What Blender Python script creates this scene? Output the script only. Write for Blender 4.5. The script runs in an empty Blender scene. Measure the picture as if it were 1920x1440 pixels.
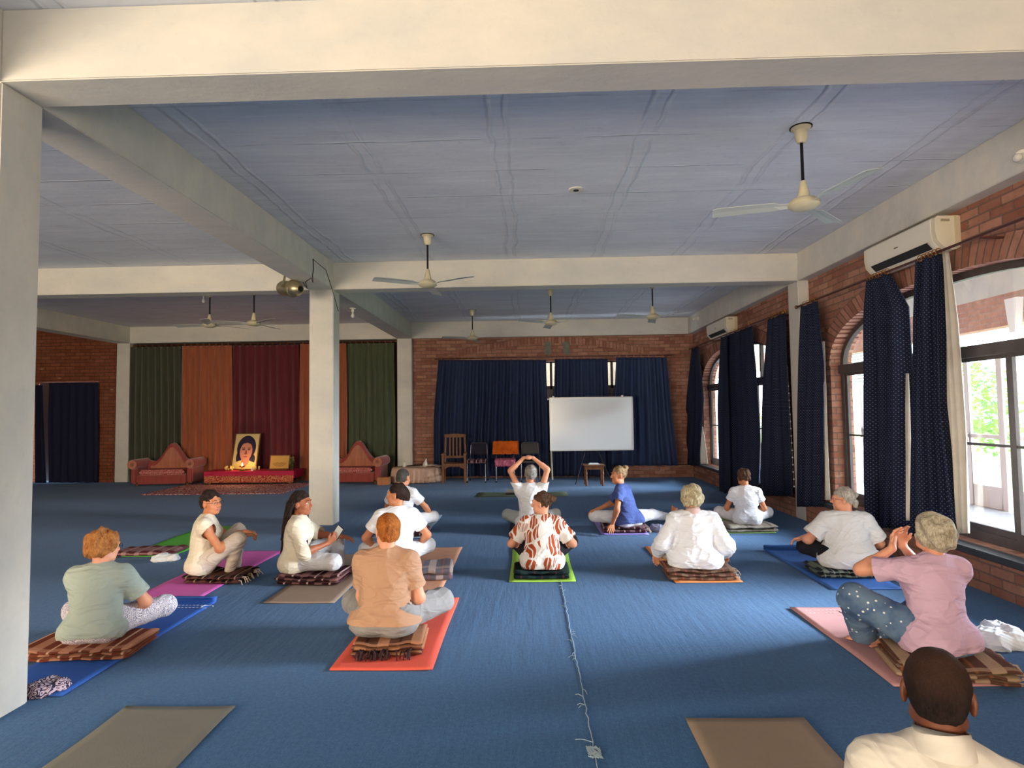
import bpy, bmesh, math, random
import numpy as np
from mathutils import Vector, Matrix
R_ = math.radians
random.seed(7)
sc = bpy.context.scene
col = sc.collection

# ---------------------------------------------------------------- camera, world, lights, exposure
FPX, YAW, PITCH, ROLL, EYE = 1088.08, 0.0273, 0.0481, 0.0133, 1.6
_c, _s = math.cos, math.sin
FW = np.array([-_s(YAW)*_c(PITCH), _c(YAW)*_c(PITCH), _s(PITCH)])
_R0 = np.array([_c(YAW), _s(YAW), 0.0]); _U0 = np.cross(_R0, FW)
RT = _c(ROLL)*_R0 - _s(ROLL)*_U0
UP = _c(ROLL)*_U0 + _s(ROLL)*_R0
CAM = np.array([0.0, 0.0, EYE])
cam_data = bpy.data.cameras.new('camera'); cam = bpy.data.objects.new('camera', cam_data); col.objects.link(cam)
cam.matrix_world = Matrix(((RT[0], UP[0], -FW[0], 0), (RT[1], UP[1], -FW[1], 0), (RT[2], UP[2], -FW[2], EYE), (0, 0, 0, 1)))
cam_data.sensor_fit = 'HORIZONTAL'; cam_data.sensor_width = 36.0; cam_data.lens = 36.0*FPX/1920.0
cam_data.clip_start = 0.05; cam_data.clip_end = 300
sc.camera = cam

world = bpy.data.worlds.new('daylight_sky'); sc.world = world; world.use_nodes = True
wn = world.node_tree; bg = wn.nodes['Background']
bg.inputs[0].default_value = (0.80, 0.90, 1.0, 1); bg.inputs[1].default_value = 6.8

def sun(name, az_from, elev, strength, angle, color):
    d = bpy.data.lights.new(name, 'SUN'); d.energy = strength; d.angle = R_(angle); d.color = color
    o = bpy.data.objects.new(name, d); col.objects.link(o)
    v = Vector((math.sin(R_(az_from))*math.cos(R_(elev)), math.cos(R_(az_from))*math.cos(R_(elev)), math.sin(R_(elev))))
    o.rotation_euler = v.to_track_quat('Z', 'Y').to_euler(); o.location = v*20 + Vector((0, 6, 0))
    return o
def area(name, loc, target, sx, sy, power, color):
    d = bpy.data.lights.new(name, 'AREA'); d.shape = 'RECTANGLE'; d.size = sx; d.size_y = sy; d.energy = power; d.color = color
    o = bpy.data.objects.new(name, d); col.objects.link(o); o.location = loc
    v = Vector(loc) - Vector(target); o.rotation_euler = v.to_track_quat('Z', 'Y').to_euler()
    return o
# broad bright sky low over the garden on the right, coming in through the arched windows
sun('garden_sky_light', 93, 15, 30.0, 34, (0.86, 0.93, 1.0))
# daylight through the openings of the rear wall, behind the camera
area('rear_opening_light', (-6.0, -3.7, 1.5), (-2.5, 6, 2.2), 6.0, 2.2, 600, (1.0, 0.80, 0.57))
area('rear_door_light', (1.6, -3.7, 1.3), (0.6, 6, 1.6), 2.6, 2.0, 130, (1.0, 0.84, 0.64))
sc.view_settings.view_transform = 'Standard'; sc.view_settings.look = 'None'
sc.view_settings.gamma = 1.0; sc.view_settings.use_curve_mapping = False
sc.view_settings.exposure = 0.7

# ---------------------------------------------------------------- photo pixel -> point on a world plane
def at(u, v, ax, val):
    d = FW + RT*(u-960)/FPX - UP*(v-720)/FPX
    return CAM + d*((val-CAM[ax])/d[ax])
def fl(u, v, z=0.0): return at(u, v, 2, z)

# ---------------------------------------------------------------- materials
MATS = {}
class NT:
    def __init__(s, m):
        m.use_nodes = True; s.m = m; s.t = m.node_tree; s.n = s.t.nodes; s.bs = s.n['Principled BSDF']
    def nd(s, typ, **kw):
        n = s.n.new(typ)
        for k, v in kw.items():
            if k == 'ins':
                for a, b in v.items():
                    if hasattr(b, 'is_output') or isinstance(b, bpy.types.NodeSocket): s.t.links.new(b, n.inputs[a])
                    else: n.inputs[a].default_value = b
            else: setattr(n, k, v)
        return n
    def math(s, op, a, b=0.0, c=0.0, clamp=False):
        n = s.nd('ShaderNodeMath', operation=op, ins={0: a, 1: b, 2: c}); n.use_clamp = clamp; return n.outputs[0]
    def uv(s): return s.nd('ShaderNodeTexCoord').outputs['UV']
    def obj(s): return s.nd('ShaderNodeTexCoord').outputs['Object']
    def scale(s, v, xyz): return s.nd('ShaderNodeMapping', ins={'Vector': v, 'Scale': xyz}).outputs[0]
    def noise(s, v, sc_, det=3.0, rough=0.55): return s.nd('ShaderNodeTexNoise', ins={'Vector': v, 'Scale': sc_, 'Detail': det, 'Roughness': rough}).outputs[0]
    def mix(s, f, a, b, mode='MIX'):
        n = s.nd('ShaderNodeMix', data_type='RGBA', blend_type=mode)
        for i, x in ((0, f), (6, a), (7, b)):
            if isinstance(x, bpy.types.NodeSocket): s.t.links.new(x, n.inputs[i])
            else: n.inputs[i].default_value = x if i == 0 or len(x) == 4 else (*x, 1)
        return n.outputs[2]
    def ramp(s, f, a, b): # linear window a..b -> 0..1
        return s.nd('ShaderNodeMapRange', ins={'Value': f, 'From Min': a, 'From Max': b}).outputs[0]
    def col(s, c): s.t.links.new(c, s.bs.inputs['Base Color'])
    def bump(s, h, st, dist=0.01):
        b = s.nd('ShaderNodeBump', ins={'Height': h, 'Strength': st, 'Distance': dist}); s.t.links.new(b.outputs[0], s.bs.inputs['Normal'])
def lin(c): return tuple(((x/255)/12.92 if x/255 <= 0.04045 else ((x/255+0.055)/1.055)**2.4) for x in c)
def mat(name, rgb, rough=0.6, metal=0.0, var=0.0, vscale=8.0, bump=0.0, bscale=60.0, emit=None, spec=None, trans=0.0, sheen=0.0, stretch=(1, 1, 1)):
    if name in MATS: return MATS[name]
    m = bpy.data.materials.new(name); t = NT(m); c = lin(rgb)
    t.bs.inputs['Base Color'].default_value = (*c, 1); t.bs.inputs['Roughness'].default_value = rough; t.bs.inputs['Metallic'].default_value = metal
    t.bs.inputs['Specular IOR Level'].default_value = 0.3 if spec is None else spec
    if sheen: t.bs.inputs['Sheen Weight'].default_value = sheen
    v = t.scale(t.obj(), stretch)
    if var: t.col(t.mix(t.ramp(t.noise(v, vscale), 0.3, 0.7), tuple(x*(1-var) for x in c), tuple(min(1, x*(1+var)) for x in c)))
    if bump: t.bump(t.noise(v, bscale, 4.0), bump)
    if emit: t.bs.inputs['Emission Color'].default_value = (*lin(emit[0]), 1); t.bs.inputs['Emission Strength'].default_value = emit[1]
    if trans:
        out = t.n['Material Output']; tr = t.nd('ShaderNodeBsdfTranslucent', ins={'Color': (*c, 1)}); mx = t.nd('ShaderNodeMixShader', ins={0: trans, 1: t.bs.outputs[0], 2: tr.outputs[0]})
        t.t.links.new(mx.outputs[0], out.inputs[0])
    MATS[name] = m; return m
RIDGE = 0.395
def plaster(name, rgb, rgb2, boards=False):
    m = bpy.data.materials.new(name); t = NT(m); o = t.obj()
    n1 = t.noise(t.scale(o, (0.8, 2.6, 1.5)), 1.6, 6.0, 0.65); n2 = t.noise(o, 14.0, 4.0)
    c = t.mix(t.ramp(n1, 0.35, 0.68), lin(rgb), lin(rgb2))
    c = t.mix(t.math('MULTIPLY', t.ramp(n2, 0.60, 0.75), 0.25), c, tuple(x*0.7 for x in lin(rgb)))
    t.bs.inputs['Roughness'].default_value = 0.75; t.bs.inputs['Specular IOR Level'].default_value = 0.25
    h = t.math('MULTIPLY', n2, 0.35)
    if boards:
        sp = t.nd('ShaderNodeSeparateXYZ', ins={0: o})
        wob = t.math('MULTIPLY', t.math('SUBTRACT', t.noise(o, 1.3), 0.5), 0.18)
        x = t.math('ADD', t.math('ADD', sp.outputs[0], 0.40), wob)
        fx = t.math('ABSOLUTE', t.math('SUBTRACT', t.math('FRACT', t.math('DIVIDE', t.math('ADD', x, RIDGE), 1.19)), 0.5))   # ridge where fract = .5
        ridge = t.math('SUBTRACT', t.ramp(fx, 0.075, 0.055), t.math('MULTIPLY', t.ramp(fx, 0.045, 0.03), 0.9))
        ridge = t.math('MULTIPLY', ridge, t.ramp(t.noise(o, 2.2), 0.3, 0.55))
        y = t.math('ADD', sp.outputs[1], t.math('MULTIPLY', wob, 0.3))
        fy = t.math('ABSOLUTE', t.math('SUBTRACT', t.math('FRACT', t.math('DIVIDE', y, 0.62)), 0.5))
        line = t.ramp(fy, 0.02, 0.0)
        broken = t.ramp(t.noise(t.scale(o, (0.6, 2.0, 1)), 3.0), 0.42, 0.6)
        h = t.math('ADD', h, t.math('ADD', t.math('MULTIPLY', ridge, 2.2), t.math('MULTIPLY', t.math('MULTIPLY', line, broken), 1.2)))
        str_ = t.noise(t.scale(o, (0.5, 9.0, 1)), 2.5, 5.0, 0.7)
        c = t.mix(t.math('MULTIPLY', t.ramp(str_, 0.5, 0.75), 0.35), c, tuple(min(1, q*1.25) for q in lin(rgb2)))
        c = t.mix(t.math('MULTIPLY', t.math('MULTIPLY', line, broken), 0.3), c, tuple(q*0.6 for q in lin(rgb)))
    t.col(c); t.bump(h, 0.6, 0.012); MATS[name] = m; return m
def brick(name, c1, c2, mortar, bw=0.25, bh=0.085, off=0.5, msize=0.008, msk=0.35):
    m = bpy.data.materials.new(name); t = NT(m); u = t.uv()
    nz = t.nd('ShaderNodeTexNoise', ins={'Vector': u, 'Scale': 3.0, 'Detail': 2.0})
    uw = t.nd('ShaderNodeVectorMath', operation='ADD', ins={0: u, 1: t.nd('ShaderNodeVectorMath', operation='SCALE', ins={0: nz.outputs['Color'], 'Scale': 0.02}).outputs[0]}).outputs[0]
    b = t.nd('ShaderNodeTexBrick', ins={'Vector': uw, 'Color1': (*lin(c1), 1), 'Color2': (*lin(c2), 1), 'Mortar': (*lin(mortar), 1), 'Scale': 1.0, 'Mortar Size': msize, 'Mortar Smooth': 0.4, 'Bias': 0.0, 'Brick Width': bw, 'Row Height': bh})
    b.offset = off
    n1 = t.noise(u, 9.0, 5.0, 0.7); n2 = t.noise(u, 1.2, 3.0)
    c = t.mix(t.math('MULTIPLY', t.ramp(n1, 0.45, 0.75), 0.5), b.outputs[0], tuple(x*0.5 for x in lin(c1)))
    c = t.mix(t.math('MULTIPLY', t.ramp(n2, 0.5, 0.8), msk), c, lin((196, 160, 140)))
    wh = t.ramp(t.noise(t.scale(u, (4, 9, 1)), 1.0, 2.0), 0.68, 0.74)
    c = t.mix(t.math('MULTIPLY', wh, 0.35), c, lin((205, 175, 150)))
    t.col(c); t.bs.inputs['Roughness'].default_value = 0.9; t.bs.inputs['Specular IOR Level'].default_value = 0.15
    t.bump(t.math('SUBTRACT', t.math('MULTIPLY', n1, 0.5), b.outputs[1]), 0.8, 0.01); MATS[name] = m; return m
def carpet(name):
    m = bpy.data.materials.new(name); t = NT(m); o = t.obj()
    a = t.math('ADD', t.math('MULTIPLY', t.noise(o, 130.0, 2.0, 0.7), 0.6), t.math('MULTIPLY', t.noise(o, 38.0, 3.0, 0.7), 0.4)); b = t.noise(t.scale(o, (9.0, 1.1, 1)), 1.6, 4.0, 0.6); c_ = t.noise(o, 0.9, 4.0)
    dk, lt = lin((44, 84, 126)), lin((66, 114, 160))
    c = t.mix(t.ramp(a, 0.36, 0.64), dk, lt)
    c = t.mix(t.math('MULTIPLY', t.ramp(b, 0.45, 0.8), 0.2), c, lin((58, 100, 144)))
    c = t.mix(t.math('MULTIPLY', t.ramp(c_, 0.4, 0.75), 0.25), c, lin((44, 78, 118)))
    sp_ = t.ramp(t.noise(o, 90.0, 2.0), 0.72, 0.76); c = t.mix(t.math('MULTIPLY', sp_, 0.5), c, lin((140, 165, 190)))
    t.col(c); t.bs.inputs['Roughness'].default_value = 0.88; t.bs.inputs['Specular IOR Level'].default_value = 0.15
    t.bs.inputs['Sheen Weight'].default_value = 0.08
    h = t.math('ADD', t.math('MULTIPLY', a, 0.25), t.math('MULTIPLY', b, 1.2))
    t.bump(h, 0.5, 0.012); MATS[name] = m; return m
def plaid(name, base, c2, c3, per=0.16):
    m = bpy.data.materials.new(name); t = NT(m); u = t.uv(); s = t.nd('ShaderNodeSeparateXYZ', ins={0: u})
    def band(ch, off, w, p): return t.ramp(t.math('ABSOLUTE', t.math('SUBTRACT', t.math('FRACT', t.math('ADD', t.math('DIVIDE', ch, p), off)), 0.5)), w+0.02, w)
    c = t.mix(t.math('MULTIPLY', band(s.outputs[0], 0.0, 0.16, per), 0.75), lin(base), lin(c2))
    c = t.mix(t.math('MULTIPLY', band(s.outputs[0], 0.5, 0.03, per), 0.9), c, lin(c3))
    c = t.mix(t.math('MULTIPLY', band(s.outputs[1], 0.3, 0.14, per*1.2), 0.5), c, lin(c2))
    c = t.mix(t.math('MULTIPLY', t.noise(u, 60.0), 0.4), c, tuple(x*0.5 for x in lin(base)))
    t.col(c); t.bs.inputs['Roughness'].default_value = 0.95; t.bs.inputs['Specular IOR Level'].default_value = 0.1
    t.bump(t.noise(u, 120.0, 3.0), 0.6, 0.006); MATS[name] = m; return m
def dotted(name, rgb, dot, p=0.045, rad=0.16, trans=0.18):
    m = bpy.data.materials.new(name); t = NT(m); u = t.uv(); s = t.nd('ShaderNodeSeparateXYZ', ins={0: u})
    row = t.math('FLOOR', t.math('DIVIDE', s.outputs[1], p*0.6))
    sh = t.math('MULTIPLY', t.math('MODULO', t.math('ABSOLUTE', row), 2.0), 0.5)
    fx = t.math('SUBTRACT', t.math('FRACT', t.math('ADD', t.math('DIVIDE', s.outputs[0], p), sh)), 0.5)
    fy = t.math('MULTIPLY', t.math('SUBTRACT', t.math('FRACT', t.math('DIVIDE', s.outputs[1], p*0.6)), 0.5), 0.6)
    d = t.math('SQRT', t.math('ADD', t.math('MULTIPLY', fx, fx), t.math('MULTIPLY', fy, fy)))
    c = t.mix(t.ramp(d, rad, rad*0.7), lin(rgb), lin(dot)); t.col(c)
    t.bs.inputs['Roughness'].default_value = 0.8; t.bs.inputs['Specular IOR Level'].default_value = 0.2
    tr = t.nd('ShaderNodeBsdfTranslucent'); t.t.links.new(c, tr.inputs[0])
    mx = t.nd('ShaderNodeMixShader', ins={0: trans, 1: t.bs.outputs[0], 2: tr.outputs[0]}); t.t.links.new(mx.outputs[0], t.n['Material Output'].inputs[0])
    MATS[name] = m; return m
def printed(name, base, ink, sc_=9.0, kind='leaf', ink2=None):
    m = bpy.data.materials.new(name); t = NT(m); o = t.obj()
    nz = t.nd('ShaderNodeTexNoise', ins={'Vector': o, 'Scale': 5.0, 'Detail': 1.0})
    ow = t.nd('ShaderNodeVectorMath', operation='ADD', ins={0: o, 1: t.nd('ShaderNodeVectorMath', operation='SCALE', ins={0: nz.outputs['Color'], 'Scale': 0.16}).outputs[0]}).outputs[0]
    if kind == 'leaf':
        v = t.nd('ShaderNodeTexVoronoi', feature='DISTANCE_TO_EDGE', ins={'Vector': t.scale(ow, (1.5, 1.0, 0.75)), 'Scale': sc_}).outputs[0]
        v2 = t.nd('ShaderNodeTexVoronoi', feature='F1', ins={'Vector': t.scale(ow, (1.5, 1.0, 0.75)), 'Scale': sc_})
        pick = t.ramp(t.nd('ShaderNodeSeparateXYZ', ins={0: v2.outputs['Color']}).outputs[0], 0.38, 0.40)
        f = t.math('MULTIPLY', t.ramp(v, 0.07, 0.09), pick)
        wv = t.nd('ShaderNodeTexWave', ins={'Vector': ow, 'Scale': 9.0, 'Distortion': 3.0}).outputs['Fac']
        f = t.math('MULTIPLY', f, t.ramp(wv, 0.10, 0.16))
        c = t.mix(f, lin(base), lin(ink))
    elif kind == 'star':
        v = t.nd('ShaderNodeTexVoronoi', feature='F1', ins={'Vector': o, 'Scale': sc_}).outputs['Distance']
        bl = t.ramp(t.noise(o, 7.0, 3.0), 0.35, 0.6)
        c = t.mix(bl, lin(base), lin(ink2)); c = t.mix(t.ramp(v, 0.19, 0.15), c, lin(ink))
    else:
        v = t.nd('ShaderNodeTexVoronoi', feature='F1', ins={'Vector': ow, 'Scale': sc_}).outputs['Distance']
        w = t.math('ABSOLUTE', t.math('SUBTRACT', t.math('FRACT', t.math('MULTIPLY', v, 3.0)), 0.5))
        c = t.mix(t.ramp(w, 0.20, 0.30), lin(base), lin(ink))
    t.col(c); t.bs.inputs['Roughness'].default_value = 0.85; t.bs.inputs['Specular IOR Level'].default_value = 0.2
    t.bump(t.noise(o, 30.0), 0.2); MATS[name] = m; return m
def cloth(name, rgb, st=0.38, f=5.0):
    m = bpy.data.materials.new(name); t = NT(m); o = t.obj(); c0 = lin(rgb)
    w = t.nd('ShaderNodeTexNoise', ins={'Vector': t.scale(o, (0.8, 0.8, 2.0)), 'Scale': f, 'Detail': 2.0, 'Roughness': 0.45, 'Distortion': 0.9}).outputs[0]
    rid = t.math('ABSOLUTE', t.math('SUBTRACT', w, 0.5)); rid = t.math('POWER', t.math('SUBTRACT', 1.0, t.math('MULTIPLY', rid, 3.0, clamp=True)), 3.0)
    fine = t.noise(o, 220.0, 2.0)
    t.bs.inputs['Base Color'].default_value = (*c0, 1); t.bs.inputs['Roughness'].default_value = 0.85; t.bs.inputs['Specular IOR Level'].default_value = 0.15
    t.bump(t.math('ADD', rid, t.math('MULTIPLY', fine, 0.03)), st, 0.022); MATS[name] = m; return m
def hairmat(name, c1, c2, sc_=60.0):
    m = bpy.data.materials.new(name); t = NT(m); o = t.obj()
    w = t.noise(t.scale(o, (1.0, 1.0, 0.28)), sc_*2.2, 5.0, 0.7); w2 = t.noise(o, 22.0, 3.0)
    c = t.mix(t.ramp(t.math('ADD', t.math('MULTIPLY', w, 0.6), t.math('MULTIPLY', w2, 0.4)), 0.38, 0.62), lin(c1), lin(c2)); t.col(c)
    t.bs.inputs['Roughness'].default_value = 0.6; t.bs.inputs['Specular IOR Level'].default_value = 0.15
    t.bump(w, 1.0, 0.012); MATS[name] = m; return m
def glass(name):
    m = bpy.data.materials.new(name); t = NT(m); out = t.n['Material Output']
    tr = t.nd('ShaderNodeBsdfTransparent', ins={'Color': (0.97, 0.98, 0.98, 1)}); gl = t.nd('ShaderNodeBsdfGlossy', ins={'Roughness': 0.03, 'Color': (0.9, 0.95, 1, 1)})
    mx = t.nd('ShaderNodeMixShader', ins={0: 0.06, 1: tr.outputs[0], 2: gl.outputs[0]}); t.t.links.new(mx.outputs[0], out.inputs[0]); MATS[name] = m; return m

PLA = plaster('painted_plaster', (214, 210, 200), (198, 198, 194))
PLC = plaster('painted_ceiling', (212, 217, 228), (226, 231, 240), boards=True)
BRK = brick('brick_wall', (146, 96, 80), (182, 134, 114), (128, 106, 96))
BRA = brick('arch_brick', (148, 98, 82), (182, 132, 114), (118, 98, 90), bw=0.085, bh=0.23, off=0.0, msk=0.15)
BRV = brick('reveal_brick', (176, 128, 110), (200, 156, 138), (120, 70, 58), bw=0.5, bh=0.085, off=0.0, msize=0.02)
BRO = brick('garden_brick', (190, 140, 122), (206, 160, 140), (196, 176, 164), msk=0.3)
CARPET = carpet('blue_carpet')
FRAME = mat('window_metal', (84, 76, 74), 0.5, 0.2, var=0.15)
STONE = mat('sill_stone', (62, 68, 76), 0.45, var=0.25, vscale=5)
GLASS = glass('window_glass')
CREAM = mat('fan_cream', (206, 198, 168), 0.45, var=0.1)
DARKM = mat('dark_metal', (28, 28, 34), 0.45, 0.4)
CHROME = mat('chrome_tube', (190, 190, 195), 0.25, 1.0)
BLADE = mat('fan_blade', (206, 212, 208), 0.5, 0.1)
WHITEP = mat('white_plastic', (226, 222, 208), 0.45)
BLUEC = dotted('navy_dotted_curtain', (30, 36, 58), (112, 126, 160), p=0.036, rad=0.135, trans=0.26)
BLUEB = dotted('navy_back_curtain', (48, 60, 92), (80, 96, 130), p=0.03, trans=0.14)
LINING = mat('beige_lining', (200, 192, 180), 0.85, var=0.08, trans=0.22)
WOODB = mat('brown_wood', (122, 78, 48), 0.5, var=0.3, vscale=6, stretch=(6, 6, 1))
# ---------------------------------------------------------------- mesh helpers
def tag(o, label=None, cat=None, group=None, kind=None):
    if label: o['label'] = label
    if cat: o['category'] = cat
    if group: o['group'] = group
    if kind: o['kind'] = kind
    return o
def empty(name, loc, rz=0.0, **kw):
    o = bpy.data.objects.new(name, None); o.empty_display_size = 0.1; o.location = loc; o.rotation_euler.z = rz; col.objects.link(o); tag(o, **kw); return o
class MB:
    def __init__(s): s.v = []; s.f = []; s.uv = None
    def add(s, vs, fs):
        n = len(s.v); s.v += [tuple(map(float, p)) for p in vs]; s.f += [tuple(i+n for i in f) for f in fs]; return s
    def box(s, x0, x1, y0, y1, z0, z1):
        return s.add([(x0,y0,z0),(x1,y0,z0),(x1,y1,z0),(x0,y1,z0),(x0,y0,z1),(x1,y0,z1),(x1,y1,z1),(x0,y1,z1)],
                     [(0,3,2,1),(4,5,6,7),(0,1,5,4),(1,2,6,5),(2,3,7,6),(3,0,4,7)])
    def rings(s, rings, cap=True, closed=True):
        n = len(rings[0]); vs = [p for r in rings for p in r]; fs = []
        for i in range(len(rings)-1):
            for j in range(n if closed else n-1):
                a, b = i*n+j, i*n+(j+1) % n; fs.append((a, b, b+n, a+n))
        if cap: fs.append(tuple(range(n-1, -1, -1))); fs.append(tuple(range((len(rings)-1)*n, len(rings)*n)))
        return s.add(vs, fs)
    def tube(s, pts, r, n=10, cap=True):
        pts = [Vector(p) for p in pts]; rs = r if hasattr(r, '__len__') else [r]*len(pts); rings = []; prev = None
        for i, p in enumerate(pts):
            t = (pts[min(i+1, len(pts)-1)] - pts[max(i-1, 0)]).normalized()
            a = prev if prev is not None and abs(prev.dot(t)) < 0.95 else (Vector((0,0,1)) if abs(t.z) < 0.9 else Vector((1,0,0)))
            x = (a - t*a.dot(t)).normalized(); y = t.cross(x); prev = x
            rings.append([p + (x*math.cos(k*2*math.pi/n) + y*math.sin(k*2*math.pi/n))*rs[i] for k in range(n)])
        return s.rings(rings, cap)
    def lathe(s, prof, c=(0,0,0), n=20, axis='z'):
        rings = []
        for r, z in prof:
            ring = []
            for k in range(n):
                a = k*2*math.pi/n; q = (r*math.cos(a), r*math.sin(a), z)
                if axis == 'x': q = (q[2], q[0], q[1])
                if axis == 'y': q = (q[1], q[2], q[0])
                ring.append((c[0]+q[0], c[1]+q[1], c[2]+q[2]))
            rings.append(ring)
        return s.rings(rings)
    def prism(s, outline, y0, y1, plane='xz'):
        def P(a, b, h): return (a, h, b) if plane == 'xz' else ((h, a, b) if plane == 'yz' else (a, b, h))
        return s.rings([[P(a, b, y0) for a, b in outline], [P(a, b, y1) for a, b in outline]])
    def ball(s, c, r, n=12, m=8):
        rx, ry, rz = r if hasattr(r, '__len__') else (r, r, r); rings = []
        for i in range(m+1):
            th = math.pi*(0.02+0.96*i/m)
            rings.append([(c[0]+rx*math.sin(th)*math.cos(k*2*math.pi/n), c[1]+ry*math.sin(th)*math.sin(k*2*math.pi/n), c[2]-rz*math.cos(th)) for k in range(n)])
        return s.rings(rings)
    def build(s, name, m, parent=None, bevel=0.0, smooth=False, uv=None, seg=2, **kw):
        me = bpy.data.meshes.new(name); me.from_pydata(s.v, [], s.f); me.update()
        bm = bmesh.new(); bm.from_mesh(me); bmesh.ops.recalc_face_normals(bm, faces=bm.faces)
        if bevel:
            bmesh.ops.remove_doubles(bm, verts=bm.verts, dist=1e-5)
            es = [e for e in bm.edges if len(e.link_faces) == 2 and e.calc_face_angle(0) > 0.6]
            bmesh.ops.bevel(bm, geom=es, offset=bevel, segments=seg, affect='EDGES', clamp_overlap=True)
        lay = bm.loops.layers.uv.new('UVMap')
        for f in bm.faces:
            n = f.normal
            for l in f.loops:
                p = l.vert.co
                if uv: l[lay].uv = uv(p)
                elif abs(n.x) >= abs(n.y) and abs(n.x) >= abs(n.z): l[lay].uv = (p.y, p.z)
                elif abs(n.y) >= abs(n.z): l[lay].uv = (p.x, p.z)
                else: l[lay].uv = (p.x, p.y)
            f.smooth = bool(smooth)
        bm.to_mesh(me); bm.free()
        if smooth == 'auto':
            try: me.set_sharp_from_angle(angle=0.7)
            except Exception: pass
        me.materials.append(m)
        o = bpy.data.objects.new(name, me); col.objects.link(o)
        if parent is not None: o.parent = parent
        tag(o, **kw); return o
def grid_obj(name, P, m, parent=None, uvf=None, smooth=True, solid=0.0, **kw):
    """P[i][j] = points of a sheet; uvf[i][j] = uv"""
    ni, nj = len(P), len(P[0]); me = bpy.data.meshes.new(name)
    vs = [tuple(map(float, P[i][j])) for i in range(ni) for j in range(nj)]
    fs = [(i*nj+j, (i+1)*nj+j, (i+1)*nj+j+1, i*nj+j+1) for i in range(ni-1) for j in range(nj-1)]
    me.from_pydata(vs, [], fs); me.update()
    if uvf is not None:
        lay = me.uv_layers.new(name='UVMap'); vi = np.zeros(len(me.loops), dtype=np.int32); me.loops.foreach_get('vertex_index', vi)
        uv = np.array([uvf[i][j] for i in range(ni) for j in range(nj)], dtype=np.float32)[vi]; lay.data.foreach_set('uv', uv.ravel())
    if smooth: me.polygons.foreach_set('use_smooth', [True]*len(fs))
    me.materials.append(m); o = bpy.data.objects.new(name, me); col.objects.link(o)
    if parent is not None: o.parent = parent
    if solid:
        md = o.modifiers.new('thickness', 'SOLIDIFY'); md.thickness = solid; md.offset = 0
    tag(o, **kw); return o
def copy_tree(o, parent=None):
    c = o.copy(); col.objects.link(c)
    if parent is not None: c.parent = parent
    for ch in o.children: copy_tree(ch, c)
    return c

# ---------------------------------------------------------------- room shell
XL, XR, XLL, XW = -2.842, 3.909, -9.893, 4.06
ZB, ZC = 3.4366, 3.838
BY = [(-2.45, -2.17), (3.0, 3.275), (8.395, 8.673), (14.12, 14.40)]
ST = dict(kind='structure')
fl_ = MB().box(-16.6, 4.3, -4.2, 14.6, -0.2, 0.0).build('floor', CARPET, label='blue carpeted floor', **ST)
MB().box(-16.6, 4.4, -4.2, 14.7, ZC, ZC+0.2).build('ceiling', PLC, **ST)
k = 0
for y0, y1 in BY:
    k += 1; MB().box(-16.6, XR, y0, y1, ZB, ZC).build('trim_%d' % k, PLA, bevel=0.006, label='painted concrete cross beam', **ST)
for x0, x1 in ((XL-0.36, XL), (XLL-0.36, XLL), (XR, XW+0.25)):
    ys = [(-4.2, BY[0][0])] + [(BY[i][1], BY[i+1][0]) for i in range(3)]
    for a, b in ys:
        k += 1; MB().box(x0, x1, a, b, ZB-0.001, ZC).build('trim_%d' % k, PLA, bevel=0.006, label='painted concrete long beam', **ST)
def column(x0, x1, y0, y1, label, z1=ZB):
    global k
    k += 1; MB().box(x0, x1, y0, y1, 0, z1).build('trim_%d' % k, PLA, bevel=0.008, label=label, **ST)
for (y0, y1), lb in zip(BY[1:], ('white column nearest the camera at the left edge', 'white column in the middle of the hall', 'white column at the right end of the stage curtains')):
    column(XL-0.357, XL, y0, y1, lb)
column(XLL-0.33, XLL, 14.12, 14.4, 'white column at the left end of the stage curtains')
column(XR, XW+0.02, 8.40, 8.72, 'white pilaster between the two arched windows')
column(XL-0.357, XL, -2.45, -2.17, 'white column behind the camera')

# arched windows
def arch_pts(c, a, z0, r, n=28, e=2.3):
    out = []
    for i in range(n+1):
        th = math.pi*i/n; cx, sx = math.cos(th), math.sin(th)
        out.append((c - a*math.copysign(abs(cx)**(2/e), cx), z0 + r*abs(sx)**(2/e)))
    return out
WIN = [(5.85, 2.03), (11.52, 2.05)]
SILL, SPR, RISE = 0.345, 2.15, 0.735
def side_wall():
    m = MB(); X0, X1 = XW, XW+0.28; ys = -4.2
    for c, a in WIN:
        m.box(X0, X1, ys, c-a, 0, ZB)
        m.box(X0, X1, c-a, c+a, 0, SILL)
        ap = arch_pts(c, a, SPR, RISE)
        for (ya, za), (yb, zb) in zip(ap[:-1], ap[1:]):
            if yb-ya < 1e-4: continue
            m.add([(X0,ya,za),(X1,ya,za),(X1,yb,zb),(X0,yb,zb),(X0,ya,ZB),(X1,ya,ZB),(X1,yb,ZB),(X0,yb,ZB)], [(0,3,2,1),(0,4,7,3),(1,2,6,5)])
        ys = c+a
    m.box(X0, X1, ys, 14.7, 0, ZB)
    return m.build('wall_right', BRK, kind='structure', label='red brick wall with two arched windows')
wr = side_wall()
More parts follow.
